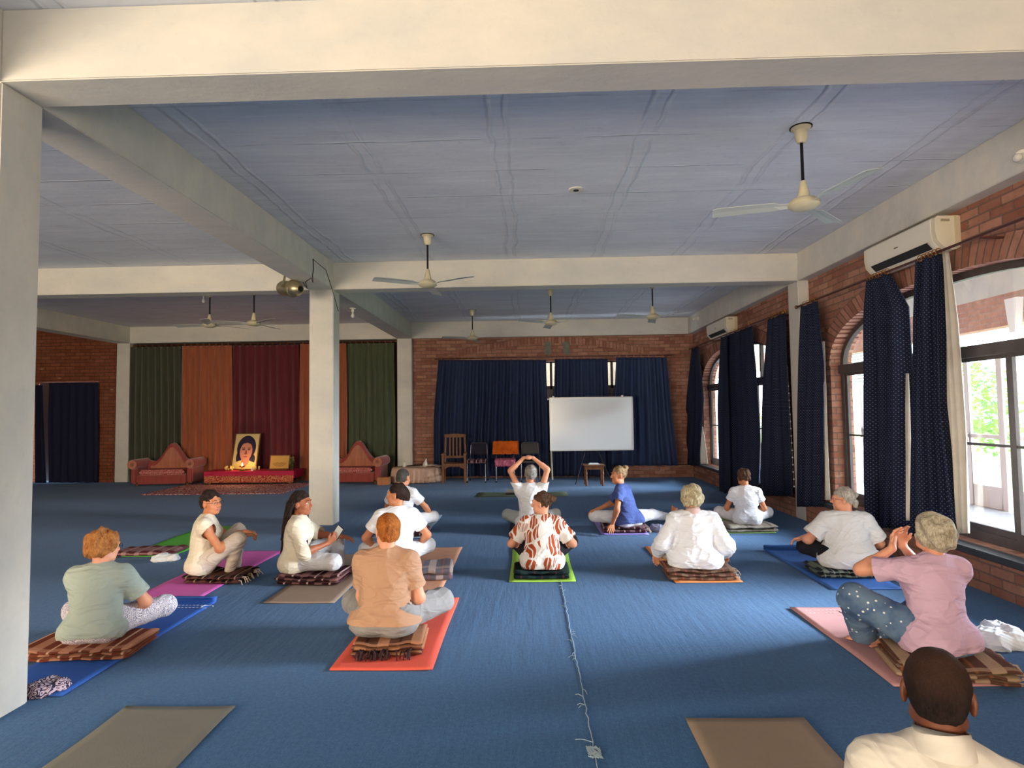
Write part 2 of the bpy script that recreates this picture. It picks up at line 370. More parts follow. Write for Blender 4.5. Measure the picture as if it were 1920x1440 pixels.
for wi, (c, a) in enumerate(WIN):
    # voussoir ring proud of the wall and a lighter brick soffit
    ring = MB(); rin = MB(); ap = arch_pts(c, a, SPR, RISE, 40); apo = arch_pts(c, a+0.24, SPR-0.02, RISE+0.25, 40)
    s = 0.0; uvs = {}
    for i in range(40):
        p, q, po, qo = ap[i], ap[i+1], apo[i], apo[i+1]; ds = math.hypot(q[0]-p[0], q[1]-p[1])
        n = len(ring.v); ring.add([(XW-0.012, *p), (XW-0.012, *q), (XW-0.012, *qo), (XW-0.012, *po), (XW, *p), (XW, *q), (XW, *qo), (XW, *po)], [(0, 1, 2, 3), (0, 4, 5, 1), (3, 2, 6, 7)])
        for j, (uu, vv) in enumerate(((s, .01), (s+ds, .01), (s+ds, .22), (s, .22))*2): uvs[n+j] = (uu, vv)
        s += ds
    me = bpy.data.meshes.new('arch'); me.from_pydata(ring.v, [], ring.f); lay = me.uv_layers.new(name='UVMap')
    for l in me.loops: lay.data[l.index].uv = uvs[l.vertex_index]
    me.materials.append(BRA); o = bpy.data.objects.new('arch_ring', me); col.objects.link(o); o.parent = wr
    me = bpy.data.meshes.new('soffit'); V = []; F = []; U = []; s = 0.0
    for i in range(40):
        p, q = ap[i], ap[i+1]; ds = math.hypot(q[0]-p[0], q[1]-p[1]); n = len(V)
        V += [(XW-0.012, p[0], p[1]-0.002), (XW+0.28, p[0], p[1]-0.002), (XW+0.28, q[0], q[1]-0.002), (XW-0.012, q[0], q[1]-0.002)]; F.append((n, n+1, n+2, n+3))
        U += [(0.1, s), (0.4, s), (0.4, s+ds), (0.1, s+ds)]; s += ds
    me.from_pydata(V, [], F); lay = me.uv_layers.new(name='UVMap')
    for l in me.loops: lay.data[l.index].uv = U[l.vertex_index]
    me.materials.append(BRV); o = bpy.data.objects.new('arch_soffit', me); col.objects.link(o); o.parent = wr
    # metal window
    w = empty('window_%d' % (wi+1), (XW, c, SILL), kind='structure', label='arched dark metal window, %s' % ('nearest the camera' if wi == 0 else 'at the far end of the right wall'))
    fx0, fx1 = 0.13, 0.19
    f = MB(); loc = lambda p: (p[0]-c, p[1]-SILL)
    ai = arch_pts(c, a-0.07, SPR, RISE-0.07, 40)
    for i in range(40):
        p, q, po, qo = *[loc(t) for t in (ai[i], ai[i+1])], *[loc(t) for t in (ap[i], ap[i+1])]
        f.add([(fx0, *p), (fx0, *q), (fx0, *qo), (fx0, *po), (fx1, *p), (fx1, *q), (fx1, *qo), (fx1, *po)], [(0,1,2,3), (4,7,6,5), (0,4,5,1)])
    H = 2.11-SILL
    f.box(fx0, fx1, -a, -a+0.07, 0, H); f.box(fx0, fx1, a-0.07, a, 0, H); f.box(fx0, fx1, -a, a, 0, 0.09)
    f.box(fx0-0.03, fx1+0.02, -a, a, H-0.055, H+0.055)
    f.build('frame', FRAME, w)
    ys = [-a+0.07, 5.17-5.85, 6.42-5.85, 7.32-5.85, a-0.07] if wi == 0 else [-a+0.07, -0.75, 0.15, 1.05, a-0.07]
    if wi == 1: MB().box(fx0, fx1, -1.00, -0.95, H+0.055, SPR+RISE-SILL-0.1).build('top_mullion', FRAME, w)
    MB().box(fx0, fx1, 1.02, 1.06, H+0.055, SPR+RISE-SILL-0.15).build('top_mullion', FRAME, w) if wi == 1 else None
    for i in range(4):
        y0, y1 = ys[i], ys[i+1]; s_ = MB()
        dx = 0.02*(i % 2)
        for yy in (y0, y1-0.045): s_.box(fx0+dx, fx0+dx+0.035, yy, yy+0.045, 0.09, H-0.055)
        s_.box(fx0+dx, fx0+dx+0.035, y0+0.045, y1-0.045, 0.09, 0.15); s_.box(fx0+dx, fx0+dx+0.035, y0+0.045, y1-0.045, H-0.09, H-0.055)
        s_.box(fx0+dx+0.005, fx0+dx+0.03, y0+0.045, y1-0.045, 1.24-SILL-0.012, 1.24-SILL+0.012)
        so = s_.build('sash', FRAME, w)
        MB().box(fx0+dx+0.015, fx0+dx+0.019, y0+0.04, y1-0.04, 0.14, H-0.08).build('pane', GLASS, so)
    pa = MB(); pts = [loc(p) for p in arch_pts(c, a-0.06, SPR, RISE-0.06, 30)]; pts = [(-a+0.06, H)] + [p for p in pts if p[1] > H] + [(a-0.06, H)]
    pa.prism(pts, fx0+0.02, fx0+0.024, 'yz').build('pane', GLASS, w)
    MB().box(-0.17, 0.13, -a-0.05, a+0.05, -0.06, -0.002).build('window_sill', STONE, w, bevel=0.008, label='dark stone sill')
# brick plinth under the windows
k += 1; MB().box(3.905, XW-0.001, -4.2, 8.39, 0, SILL-0.065).box(3.905, XW-0.001, 8.73, 14.0, 0, SILL-0.065).build('trim_%d' % k, BRK, label='low brick ledge under the windows', **ST)

# back wall: brick on both sides of the stage, window behind the blue curtains
m = MB(); YB = 14.28
m.box(XL, -1.9, YB, YB+0.3, 0, ZC); m.box(-1.9, 3.2, YB, YB+0.3, 2.84, ZC); m.box(-1.9, 3.2, YB, YB+0.3, 0, 0.1); m.box(3.2, 4.3, YB, YB+0.3, 0, ZC)
m.box(2.1, 3.9, 14.0, YB, 0, 0.28); m.box(-1.9, -1.1, YB, YB+0.3, 0.1, 2.84)
m.build('wall_back', BRK, kind='structure', label='red brick back wall behind the blue curtains')
MB().box(XLL-0.34, XL+0.02, 14.39, YB+0.3, 0, ZC).build('wall_stage', mat('dark_backing', (46, 32, 30), 0.9), kind='structure')
w3 = empty('window_3', (0.8, YB, 0.1), kind='structure', label='window mostly hidden behind the blue back curtains')
f = MB()
for x in (-1.9, -0.25, 1.25, 2.35): f.box(x, x+0.06, 0.1, 0.16, 0, 2.74)
f.box(-1.9, 2.4, 0.1, 0.16, 2.05, 2.13); f.box(-1.9, 2.4, 0.1, 0.16, 2.70, 2.76); f.box(-1.9, 2.4, 0.1, 0.16, 0, 0.06); f.build('frame', FRAME, w3)
MB().box(-1.85, 2.35, 0.125, 0.13, 0.05, 2.74).build('pane', GLASS, w3)
MB().box(-2.6, 2.4, 0.17, 0.2, 0.0, 2.06).build('lower_blocker', mat('blocker_grey', (96, 96, 88), 0.7, var=0.1), w3)  # added panel blocking daylight through the lower part of the window
MB().box(-4, 4.3, 16.6, 16.8, -0.2, 4.2).build('wall_pane_dimmer', mat('dimmer_beige', (150, 138, 118), 0.9, var=0.1), label='beige wall added outside the back window to dim its upper pane', **ST)  # added backdrop that holds down the sky brightness behind the upper pane
# soldier-course arch and two plaster patches over the back window
ring = MB(); uvs = {}; s = 0.0
ap = [(0.55-2.3+4.6*i/30, 2.98+0.30*math.sin(math.pi*i/30)) for i in range(31)]
for i in range(30):
    p, q = ap[i], ap[i+1]; n = len(ring.v)
    ring.add([(p[0], YB-0.012, p[1]), (q[0], YB-0.012, q[1]), (q[0], YB-0.012, q[1]+0.16), (p[0], YB-0.012, p[1]+0.16)], [(0, 1, 2, 3)])
    for j, uu in enumerate(((s, 0.01), (s+0.155, 0.01), (s+0.155, 0.22), (s, 0.22))): uvs[n+j] = uu
    s += 0.155
me = bpy.data.meshes.new('arch_ring'); me.from_pydata(ring.v, [], ring.f); lay = me.uv_layers.new(name='UVMap')
for l in me.loops: lay.data[l.index].uv = uvs[l.vertex_index]
me.materials.append(BRA); o = bpy.data.objects.new('arch_ring', me); col.objects.link(o); o.parent = bpy.data.objects['wall_back']
pt = mat('cement_patch', (120, 122, 112), 0.9, var=0.2)
for u in (1027, 1062):
    p = at(u, 653, 1, YB); MB().box(p[0]-0.08, p[0]+0.08, YB-0.02, YB, p[2]-0.16, p[2]+0.16).build('cement_patch', pt, bpy.data.objects['wall_back'])
# far left bay
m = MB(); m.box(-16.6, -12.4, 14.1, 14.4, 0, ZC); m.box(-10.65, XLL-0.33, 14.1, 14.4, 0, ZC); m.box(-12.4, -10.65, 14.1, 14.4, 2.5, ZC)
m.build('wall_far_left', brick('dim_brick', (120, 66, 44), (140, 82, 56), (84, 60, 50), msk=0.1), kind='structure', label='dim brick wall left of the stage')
MB().box(-16.75, -16.6, -4.2, 14.7, 0, ZC).build('wall_left', PLA, **ST)
# rear wall with openings behind the camera
m = MB(); Y0, Y1 = -4.2, -4.0
m.box(-16.6, -9.2, Y0, Y1, 0, ZC); m.box(-9.2, -2.9, Y0, Y1, 2.7, ZC); m.box(-9.2, -2.9, Y0, Y1, 0, 0.3); m.box(-2.9, 0.2, Y0, Y1, 0, ZC); m.box(0.2, 3.0, Y0, Y1, 2.4, ZC); m.box(3.0, 4.3, Y0, Y1, 0, ZC)
m.build('wall_rear', PLA, **ST)
MB().box(-18, 6, -6.4, -6.2, -0.1, 4.2).build('wall_sky_blocker', mat('blocker_sand', (206, 176, 134), 0.9, var=0.1), label='unseen sandy wall added behind the hall to block sky', **ST)  # unseen wall added to block the rear sky and bounce warm light
MB().box(-18, 6, -6.2, -4.2, 3.6, 3.8).build('ceiling_sky_blocker', PLA, **ST)  # unseen overhang added to keep the rear sky out
MB().box(-18, 6, -6.2, -4.2, -0.15, 0.0).build('floor_rear_added', mat('blocker_sand', (206, 176, 134)), **ST)  # unseen ground added between the rear wall and the sky blocker
# stitched carpet seam
random.seed(3); pts = [(0.285+random.uniform(-.006, .006), 2.3+i*0.045, 0.004+random.uniform(0, .002)) for i in range(74)]
sm = MB().tube(pts, 0.0028, 5)
for i in range(26):
    x, y, z = random.choice(pts); a = random.uniform(-1.2, 1.2); L = random.uniform(0.02, 0.06)*(1.5 if y < 3.3 else 1)
    sd = random.choice((-1, 1)); sm.tube([(x, y, z), (x+sd*L*0.6*math.cos(a), y+L*0.6*math.sin(a), z+0.008), (x+sd*L*math.cos(a), y+L*1.2*math.sin(a), z)], 0.0016, 4)
for i in range(9): sm.tube([(0.285+0.03*math.cos(j*1.1+i)*(1+.2*i/9), 2.80+0.05*math.sin(j*1.3+i*.7), 0.008) for j in range(6)], 0.002, 4)
sm.build('seam_thread', mat('pale_thread', (150, 170, 182), 0.8), fl_, label='pale stitching thread along the carpet seam')

# ---------------------------------------------------------------- outside: veranda and garden
GX = 7.2
MB().box(4.34, 60, -20, 60, -0.35, -0.12).build('ground', mat('garden_grass', (116, 150, 84), 0.9, var=0.25, vscale=2.5), kind='structure')
MB().box(4.34, GX+0.4, -8, 24, -0.12, -0.02).build('veranda_floor', mat('veranda_tile', (184, 186, 192), 0.5, var=0.06), kind='structure')
MB().box(GX+0.4, 9.4, -8, 30, -0.12, -0.06).build('garden_path', mat('path_pale', (176, 178, 172), 0.7, var=0.08), kind='structure')
MB().box(4.34, GX+0.6, -8, 24, 3.65, 3.8).build('veranda_roof', PLA, kind='structure')
k += 1; MB().box(GX, GX+0.3, -8, 24, 3.28, 3.65).build('trim_%d' % k, PLA, label='white beam of the veranda outside', **ST)
m = MB(); m.box(GX, GX+0.25, -8, 24, 2.8, 3.28)
for y in (-4, 1.5, 4.2, 6.95, 11.6, 16.2, 20.8): m.box(GX, GX+0.25, y, y+0.35, -0.02, 2.8)
m.build('wall_veranda', BRO, kind='structure', label='brick wall of the veranda outside the windows')
MB().box(4.34, GX, 23.8, 24, -0.02, 3.65).build('wall_veranda_end', BRO, kind='structure')
DW = mat('white_door_paint', (206, 198, 192), 0.5)
dn = 0
for (y, ang, lb) in ((7.42, 0, 'in line with the near window'), (8.25, 0, 'beside the near one'), (9.12, 0, 'third from the near one'), (9.98, 0, 'further along'), (10.82, 0, 'last before the brick pier'), (12.2, 0, 'beyond the brick pier'), (14.2, 0, 'far down the veranda')):
    dn += 1; d = empty('door_%d' % dn, (GX+0.08, y, -0.02), kind='structure', label='white glazed veranda door ' + lb)
    f = MB(); W, H = 0.78, 2.55
    for a, b in ((0, 0.1), (W-0.1, W)): f.box(0, 0.05, a, b, 0, H)
    f.box(0, 0.05, 0.1, W-0.1, 0, 0.35); f.box(0, 0.05, 0.1, W-0.1, H-0.12, H); f.box(0, 0.05, 0.1, W-0.1, 1.1, 1.16)
    f.build('door_frame', DW, d, bevel=0.006); MB().box(0.02, 0.026, 0.09, W-0.09, 0.34, H-0.1).build('pane', GLASS, d)
    MB().box(-0.03, 0.0, W-0.08, W-0.04, 1.0, 1.18).build('door_handle', CHROME, d)
# louvred shutter over the veranda and a tapering white pier capital
lp = at(1597, 640, 0, GX-0.02); lv = MB()
for i in range(11): lv.box(-0.03, 0.0, -0.6, 0.6, -0.30+i*0.06, -0.275+i*0.06)
lv.box(-0.02, 0, -0.65, -0.6, -0.32, 0.36); lv.box(-0.02, 0, 0.6, 0.65, -0.32, 0.36)
lo = lv.build('louvre_shutter', mat('louvre_green_white', (190, 205, 196), 0.6)); lo.location = (lp[0], lp[1], min(lp[2], 2.45)); tag(lo, 'pale louvred shutter outside, seen through the left part of the near arched window', 'shutter')
wp = at(1903, 600, 0, GX-0.1); o = MB().prism([(-0.05, 0), (0.05, 0), (0.11, 0.5), (-0.11, 0.5)], -0.05, 0.05, 'yz').build('wall_lamp', mat('lamp_white', (235, 235, 232), 0.5)); o.location = (wp[0], wp[1], 2.82-0.16)
tag(o, 'white tapering wall fitting on the outdoor brick, seen through the near window', 'wall lamp')
# bushes and flowering shrubs
def leafball(name, c, r, n, size, m, lab, cat, group=None, seed=0, fl=None):
    rnd = random.Random(seed); mb = MB(); mf = MB()
    for i in range(n):
        a, b = rnd.uniform(0, 2*math.pi), math.acos(rnd.uniform(-0.7, 1)); q = rnd.uniform(0.55, 1.0)
        p = Vector((r[0]*q*math.sin(b)*math.cos(a), r[1]*q*math.sin(b)*math.sin(a), r[2]*(0.85+q*math.cos(b))))
        d1 = Vector((rnd.uniform(-1, 1), rnd.uniform(-1, 1), rnd.uniform(-.6, 1))).normalized(); d2 = d1.orthogonal().normalized(); s = size*rnd.uniform(.6, 1.3)
        t = mf if fl and rnd.random() < fl[1] else mb
        t.add([p, p+d1*s*.5+d2*s*.28, p+d1*s, p+d1*s*.5-d2*s*.28], [(0, 1, 2, 3)])
    mb.tube([(0, 0, 0), (0.03, 0, r[2]*0.6), (0, .03, r[2]*1.1)], [0.06, .05, .03], 6)
    o = mb.build(name, m); o.location = c; tag(o, lab, cat, group)
    if fl: mf.build('blossom', fl[0], o)
    return o
LF = [mat('leaf_a', (110, 150, 60), 0.6, var=0.3, trans=0.3), mat('leaf_b', (80, 126, 66), 0.6, var=0.3, trans=0.3), mat('leaf_c', (150, 186, 70), 0.6, var=0.2, trans=0.3)]
RED = mat('red_blossom', (230, 80, 70), 0.6, trans=0.3); ORG = mat('orange_blossom', (245, 160, 50), 0.6, trans=0.3)
sid = 0
for (x, y, r, li, fl2, lb) in ((9.4, 8.6, 1.0, 0, (RED, 0.25), 'red-flowering shrub in the garden beyond the near window'), (10.8, 10.4, 1.2, 1, (ORG, 0.3), 'orange-flowering shrub in the garden beyond the near window'),
        (13, 7.6, 1.6, 1, None, 'dark green bush deep in the garden, right of the flowering shrubs'), (13.2, 12.9, 1.5, 2, None, 'yellow-green bush deep in the garden behind the orange blossoms'),
        (11.5, 16, 1.6, 0, None, 'mid-green bush past the veranda doors'), (14, 20, 2.0, 1, None, 'tall bush far down the garden'), (9.6, 21, 1.3, 2, None, 'pale green bush at the far end of the veranda'), (19, 11, 2.6, 0, None, 'large tree-like bush at the back of the garden')):
    sid += 1; leafball('garden_bush', (x, y, -0.15), (r, r, r*1.05), 1500, 0.13*(1+r*.3), LF[li], lb, 'bush', 'garden bushes outside', sid, fl2)
# ---------------------------------------------------------------- curtains
def curtain(label, plane, rows, m, pleats, amp, cloth, seed=0, name='curtain', rings=None, group=None, ntop=None, kx=None, liningd=None, up=0.0, zfix=None):
    """rows: (v, u_left, u_right) in the photo, traced on the plane the cloth hangs in; plane=(axis, value)"""
    ax, val = plane; ia = 1 if ax == 0 else 0; rnd = random.Random(seed)
    R = []
    for v, ul, ur in rows:
        a, b = at(ul, v, ax, val), at(ur, v, ax, val); R.append([a[ia], b[ia], a[2], b[2]])
    if zfix: R[0][2] = R[0][3] = zfix
    NI, NJ = max(24, pleats*10), 40; ph = rnd.uniform(0, 6); P, U = [], []
    zz = np.array(R); tt = np.linspace(0, 1, len(R)); w = [rnd.uniform(.6, 1.3) for _ in range(pleats+2)]
    dr = rnd.uniform(-1, 1)
    for i in range(NI+1):
        s = i/NI; colp, colu = [], []
        for j in range(NJ+1):
            # rows spaced by height, linear between the traced rows
            tz = j/NJ; k_ = min(int(tz*(len(R)-1)), len(R)-2); q = tz*(len(R)-1)-k_
            row = zz[k_]*(1-q)+zz[k_+1]*q
            ss = s + 0.012*math.sin(5*tz+s*9+ph)*tz
            a = row[0]+(row[1]-row[0])*ss; z = row[2]+(row[3]-row[2])*s
            pw = w[min(int(s*pleats), pleats)]
            off = amp*pw*math.sin(2*math.pi*pleats*s+ph+0.6*tz*dr) + 0.4*amp*math.sin(2*math.pi*pleats*0.37*s+3*tz+ph*2)
            off *= (0.55+0.45*min(1, tz*3))
            p = [0, 0, z]; p[ia] = a; p[ax] = val - off
            colp.append(p); colu.append((s*cloth, z))
        P.append(colp); U.append(colu)
    o = grid_obj(name, P, m, uvf=U, solid=0.004, label=label, cat='curtain', group=group)
    if rings:
        rm0 = None
        for i in range(rings):
            s = (i+0.5)/rings; a = R[0][0]+(R[0][1]-R[0][0])*s; z = R[0][2]+(R[0][3]-R[0][2])*s+0.025
            pts = []; rm = MB()
            for q in range(13):
                th = 2*math.pi*q/12; p = [0, 0, z+0.03*math.sin(th)]; p[ia] = a; p[ax] = val+0.03*math.cos(th)
                pts.append(p)
            rm.tube(pts, 0.0045, 5, cap=False).build('ring', mat('brass_ring', (176, 120, 50), 0.35, 0.7), o)
    return o
CXP = 3.855
RODX = 3.862
def rod(y0, y1, z, x, lab, along='y'):
    m = MB(); pts = [(x, y0, z), (x, y1, z)] if along == 'y' else [(y0, x, z), (y1, x, z)]
    m.tube(pts, 0.013, 10)
    o = m.build('curtain_rod', mat('rod_brown', (92, 56, 50), 0.5, 0.3), smooth='auto'); tag(o, lab, 'curtain rod')
    for p in pts: MB().ball(p, 0.026).build('finial', mat('brass_knob', (150, 120, 70), 0.3, 0.8), o, smooth=True)
    for q in np.linspace(y0+0.15, y1-0.15, 4):
        b = MB()
        if along == 'y': b.box(x-0.004, XW, q-0.01, q+0.01, z-0.03, z-0.014)
        else: b.box(q-0.01, q+0.01, x, YB, z-0.03, z-0.014)
        b.build('bracket', mat('rod_brown', (92, 56, 50)), o)
    return o
rod(3.2, 8.36, 3.045, RODX, 'brown curtain rod over the near arched window'); rod(8.80, 13.9, 3.045, RODX, 'brown curtain rod over the far arched window')
rod(-2.28, 3.55, 2.93, 14.20, 'thin curtain rod across the brick back wall', 'x')
rod(XLL+0.05, XL-0.40, 3.385, 14.19, 'curtain rod along the top of the stage curtains', 'x')
G1 = 'navy dotted curtains of the near arched window'; G2 = 'navy dotted curtains of the far arched window'
curtain('navy dotted curtain beside the white pilaster, twisted at the top', (0, CXP), [(584, 1505, 1536), (680, 1502, 1548), (760, 1499, 1546), (950, 1497, 1543)], BLUEC, 3, 0.035, 1.0, 1, rings=4, group=G1, zfix=3.02)
curtain('navy dotted curtain with a folded shoulder, middle of the near arched window', (0, CXP), [(541, 1628, 1668), (575, 1627, 1698), (700, 1630, 1702), (860, 1631, 1700), (990, 1632, 1694)], BLUEC, 4, 0.06, 1.3, 2, rings=7, group=G1, zfix=3.02)
curtain('navy dotted curtain nearest the camera, flaring out towards its hem', (0, CXP), [(508, 1724, 1765), (600, 1720, 1770), (760, 1716, 1776), (1005, 1714, 1802)], BLUEC, 4, 0.06, 1.3, 3, rings=6, group=G1, zfix=3.02)
GL = 'beige curtain linings'
curtain('long beige lining hanging right of the nearest navy curtain', (0, CXP+0.03), [(512, 1766, 1782), (600, 1768, 1797), (800, 1777, 1812), (1000, 1790, 1818)], LINING, 3, 0.022, 0.7, 4, group=GL, zfix=3.02)
curtain('short strip of beige lining between the two navy curtains of the near window', (0, CXP+0.015), [(700, 1699, 1703), (800, 1697, 1706), (976, 1697, 1711)], LINING, 2, 0.012, 0.4, 5, group=GL)
curtain('narrow beige lining showing at the edge of the curtain by the pilaster', (0, CXP+0.03), [(640, 1540, 1545), (800, 1544, 1550), (938, 1545, 1556)], LINING, 1, 0.01, 0.3, 6, group=GL)
curtain('wide navy dotted curtain left of the middle of the far arched window', (0, CXP), [(637, 1362, 1413), (700, 1360, 1420), (820, 1362, 1426), (925, 1366, 1424)], BLUEC, 5, 0.04, 1.7, 7, rings=7, group=G2, zfix=3.02)
curtain('narrow navy curtain strip catching bright window light, reaching the floor', (0, CXP-0.10), [(655, 1355, 1366), (760, 1348, 1371), (925, 1352, 1372)], BLUEC, 2, 0.035, 0.8, 8, group=G2, zfix=2.98)
curtain('dark navy curtain of the far window next to the white pilaster', (0, CXP), [(608, 1440, 1473), (720, 1432, 1478), (930, 1427, 1490)], BLUEC, 5, 0.03, 1.6, 9, rings=6, group=G2, zfix=3.02)
curtain('slim navy curtain at the far end of the far arched window', (0, CXP), [(660, 1297, 1309), (750, 1288, 1318), (873, 1280, 1312)], BLUEC, 4, 0.04, 1.5, 10, rings=3, group=G2, zfix=3.02)
curtain('pale lining glowing in the far window beside the slim navy curtain', (0, CXP+0.03), [(800, 1313, 1318), (870, 1314, 1328)], LINING, 2, 0.01, 0.4, 11, group=GL)
GB = 'navy curtains across the back wall'; YC = 14.13
curtain('widest navy curtain on the back wall, behind the row of chairs', (1, YC), [(675, 822, 1024), (780, 815, 1026), (893, 811, 1030)], BLUEB, 16, 0.065, 5.5, 12, rings=16, group=GB)
curtain('navy curtain hanging behind the whiteboard', (1, YC), [(673, 1040, 1139), (780, 1038, 1142), (893, 1036, 1148)], BLUEB, 8, 0.06, 2.8, 13, rings=8, group=GB)
curtain('navy curtain right of the whiteboard above the brick ledge', (1, 13.95), [(670, 1155, 1250), (760, 1150, 1258), (873, 1146, 1269)], BLUEB, 7, 0.06, 2.8, 14, rings=7, group=GB)
def velvet(n, c): return mat(n, c, 0.75, var=0.18, vscale=5, sheen=0.5, stretch=(3, 3, 0.4))
GS = 'stage curtains behind the altar'; YS = 14.16
for lb, ul, ur, m, pl, sd in (('green stage curtain at the far left, shade put into its colour, behind the left sofa', 243, 342, velvet('green_velvet_shaded', (58, 60, 44)), 8, 21),  # shade of the unlit stage end is put into this green
        ('wide orange stage curtain left of the maroon one', 339, 436, velvet('orange_velvet', (150, 80, 48)), 8, 22), ('dark maroon stage curtain in the centre behind the portrait', 433, 562, velvet('maroon_velvet', (88, 12, 28)), 9, 23),
        ('orange stage curtain partly hidden by the middle column', 560, 651, velvet('orange_velvet', (150, 80, 48)), 7, 24), ('green stage curtain at the right, behind the right sofa', 649, 741, velvet('green_velvet', (66, 76, 50)), 8, 25)):
    dv = 0.0082*(ul-243)
    curtain(lb, (1, YS - (0.085 if 'orange' in lb else 0)), [(646-dv, ul+2, ur-2), (780, ul, ur), (904-dv*.6, ul, ur)], m, pl, 0.03, 2.2, sd, rings=pl, group=GS, zfix=3.34)
curtain('dark navy curtain closing the doorway left of the stage', (1, 14.02), [(718, 92, 184), (905, 90, 184)], dotted('ink_curtain', (26, 28, 52), (30, 34, 60), trans=0.02), 6, 0.03, 2.0, 30)
curtain('narrow dark curtain at the extreme left of the doorway, next to a slit of daylight', (1, 14.02), [(722, 66, 80), (905.5, 66, 86)], dotted('ink_curtain', (26, 28, 52), (30, 34, 60)), 3, 0.02, 0.8, 31)
MB().box(-13.2, -10.2, 14.9, 15.0, -0.1, 2.9).build('wall_doorway_blocker', mat('dark_porch', (40, 38, 42), 0.9), **ST)  # dark unseen panel added to block daylight behind the doorway curtain
# dots of light by the pilaster, drawn as white balls on a thread
bd = MB(); q0, q1 = at(1479, 724, 0, 3.895), at(1490, 912, 0, 3.895)
for i in range(15):
    p = q0+(q1-q0)*i/14; bd.ball((3.885, p[1], p[2]), (0.012, 0.02, 0.014), 8, 6)
bd.tube([(3.885, q0[1], q0[2]+0.3), (3.885, q1[1], q1[2])], 0.002, 5)
tag(bd.build('light_dots', mat('light_dot_white', (240, 240, 240), 0.3), smooth=True), 'white balls drawn for dots of light along the far side of the pilaster', 'light dots')

# ---------------------------------------------------------------- ceiling fans, lamps, AC units
def make_fan(name='ceiling_fan'):
    t = empty(name, (0, 0, 0))
    MB().lathe([(0.0, 0), (0.075, 0), (0.075, -0.012), (0.05, -0.03), (0.045, -0.10), (0.028, -0.13), (0.0, -0.13)]).build('canopy', CREAM, t, smooth='auto')
    MB().lathe([(0, 0.0), (0.085, 0.0), (0.085, -0.006), (0, -0.006)]).build('ceiling_plate', DARKM, t)
    MB().tube([(0, 0, -0.10), (0, 0, -0.50)], 0.012, 10).build('rod', DARKM, t)
    MB().lathe([(0, -0.43), (0.022, -0.44), (0.034, -0.50), (0.045, -0.55), (0.05, -0.57), (0.09, -0.585), (0.115, -0.61), (0.118, -0.635), (0.095, -0.655), (0.06, -0.668), (0.0, -0.672)], n=28).build('motor_housing', CREAM, t, smooth='auto')
    for i in range(3):
        a = 2*math.pi*i/3; m = MB()
        def pt(r, w, h):
            x, y = r, w; return (x*math.cos(a)-y*math.sin(a), x*math.sin(a)+y*math.cos(a), -0.625+h)
        prof = [(0.10, 0.025, 0.0), (0.17, 0.03, 0.0), (0.22, 0.062, 0.004), (0.45, 0.068, 0.006), (0.66, 0.072, 0.004), (0.685, 0.06, 0.002)]
        vs = []; n = len(prof)
        for r, w, h in prof: vs += [pt(r, -w, h-0.012), pt(r, 0, h+0.004), pt(r, w, h+0.012)]
        vs += [(x, y, z-0.004) for x, y, z in vs]
        fs = []
        for q in range(n-1):
            for c_ in range(2):
                A = q*3+c_; fs.append((A, A+3, A+4, A+1)); B = A+n*3; fs.append((B, B+1, B+4, B+3))
            fs.append((q*3, q*3+n*3, q*3+3+n*3, q*3+3)); fs.append((q*3+2, q*3+5, q*3+5+n*3, q*3+2+n*3))
        fs.append((0, 1, 1+n*3, n*3)); fs.append((1, 2, 2+n*3, 1+n*3)); e = (n-1)*3; fs.append((e, e+n*3, e+1+n*3, e+1)); fs.append((e+1, e+1+n*3, e+2+n*3, e+2))
        m.add(vs, fs).build('blade', BLADE, t)
    return t
fan0 = make_fan(); used = False
HZ = ZC-0.62
for hub, tip, lab in (((1507, 382), 165, 'white three-bladed ceiling fan at the upper right, nearest the camera'),
        ((802, 532), -151, 'cream ceiling fan left of centre, in front of the middle cross beam'),
        ((886, 634), -157, 'ceiling fan low over the left part of the brick back wall'), ((1033, 605), -145, 'middle one of the three far ceiling fans, above the whiteboard'),
        ((1224, 594), -160, 'rightmost of the three far ceiling fans, hanging near the far air conditioner'),
        ((476, 606), (515, 614), 'ceiling fan in front of the orange stage curtain, left of the middle column'), ((393, 609), (345, 610), 'leftmost ceiling fan, over the left end of the stage')):
    f = copy_tree(fan0) if used else fan0; used = True
    h = at(*hub, 2, HZ); f.location = (h[0], h[1], ZC)
    if isinstance(tip, tuple): t_ = at(*tip, 2, HZ+0.01); tip = math.degrees(math.atan2(t_[1]-h[1], t_[0]-h[0]))
    f.rotation_euler.z = R_(tip)
    tag(f, lab, 'ceiling fan', 'three-bladed ceiling fans')
def bulb(loc, rot, lab):
    t = empty('light_bulb', loc, label=lab, cat='light bulb'); t.rotation_euler = rot
    MB().lathe([(0, 0), (0.05, 0), (0.05, -0.012), (0.025, -0.02), (0.022, -0.07), (0, -0.07)]).build('holder', WHITEP, t, smooth='auto')
    MB().lathe([(0, -0.065), (0.013, -0.065), (0.014, -0.085), (0.03, -0.12), (0.032, -0.14), (0.022, -0.165), (0, -0.172)]).build('globe', mat('bulb_glass', (226, 222, 214), 0.1, spec=0.8), t, smooth=True)
p = at(382, 551, 2, ZC); bulb((p[0], p[1], ZC), (0, 0, 0), 'light bulb in a ceiling holder in the left bay, beside the leftmost fan')
p = at(660, 578, 2, ZB); bulb((XL-0.18, p[1], ZB), (0, 0, 0), 'light bulb under the left long beam just right of the middle column')
p = at(1918, 292, 0, XR); bulb((XR, p[1], p[2]), (0, R_(70), R_(35)), 'clear light bulb on the right beam at the edge of the picture')
p = at(1310, 597, 0, XR); bulb((XR, p[1], p[2]), (0, R_(80), R_(20)), 'small light bulb on the right beam, beyond the pilaster near the back wall')
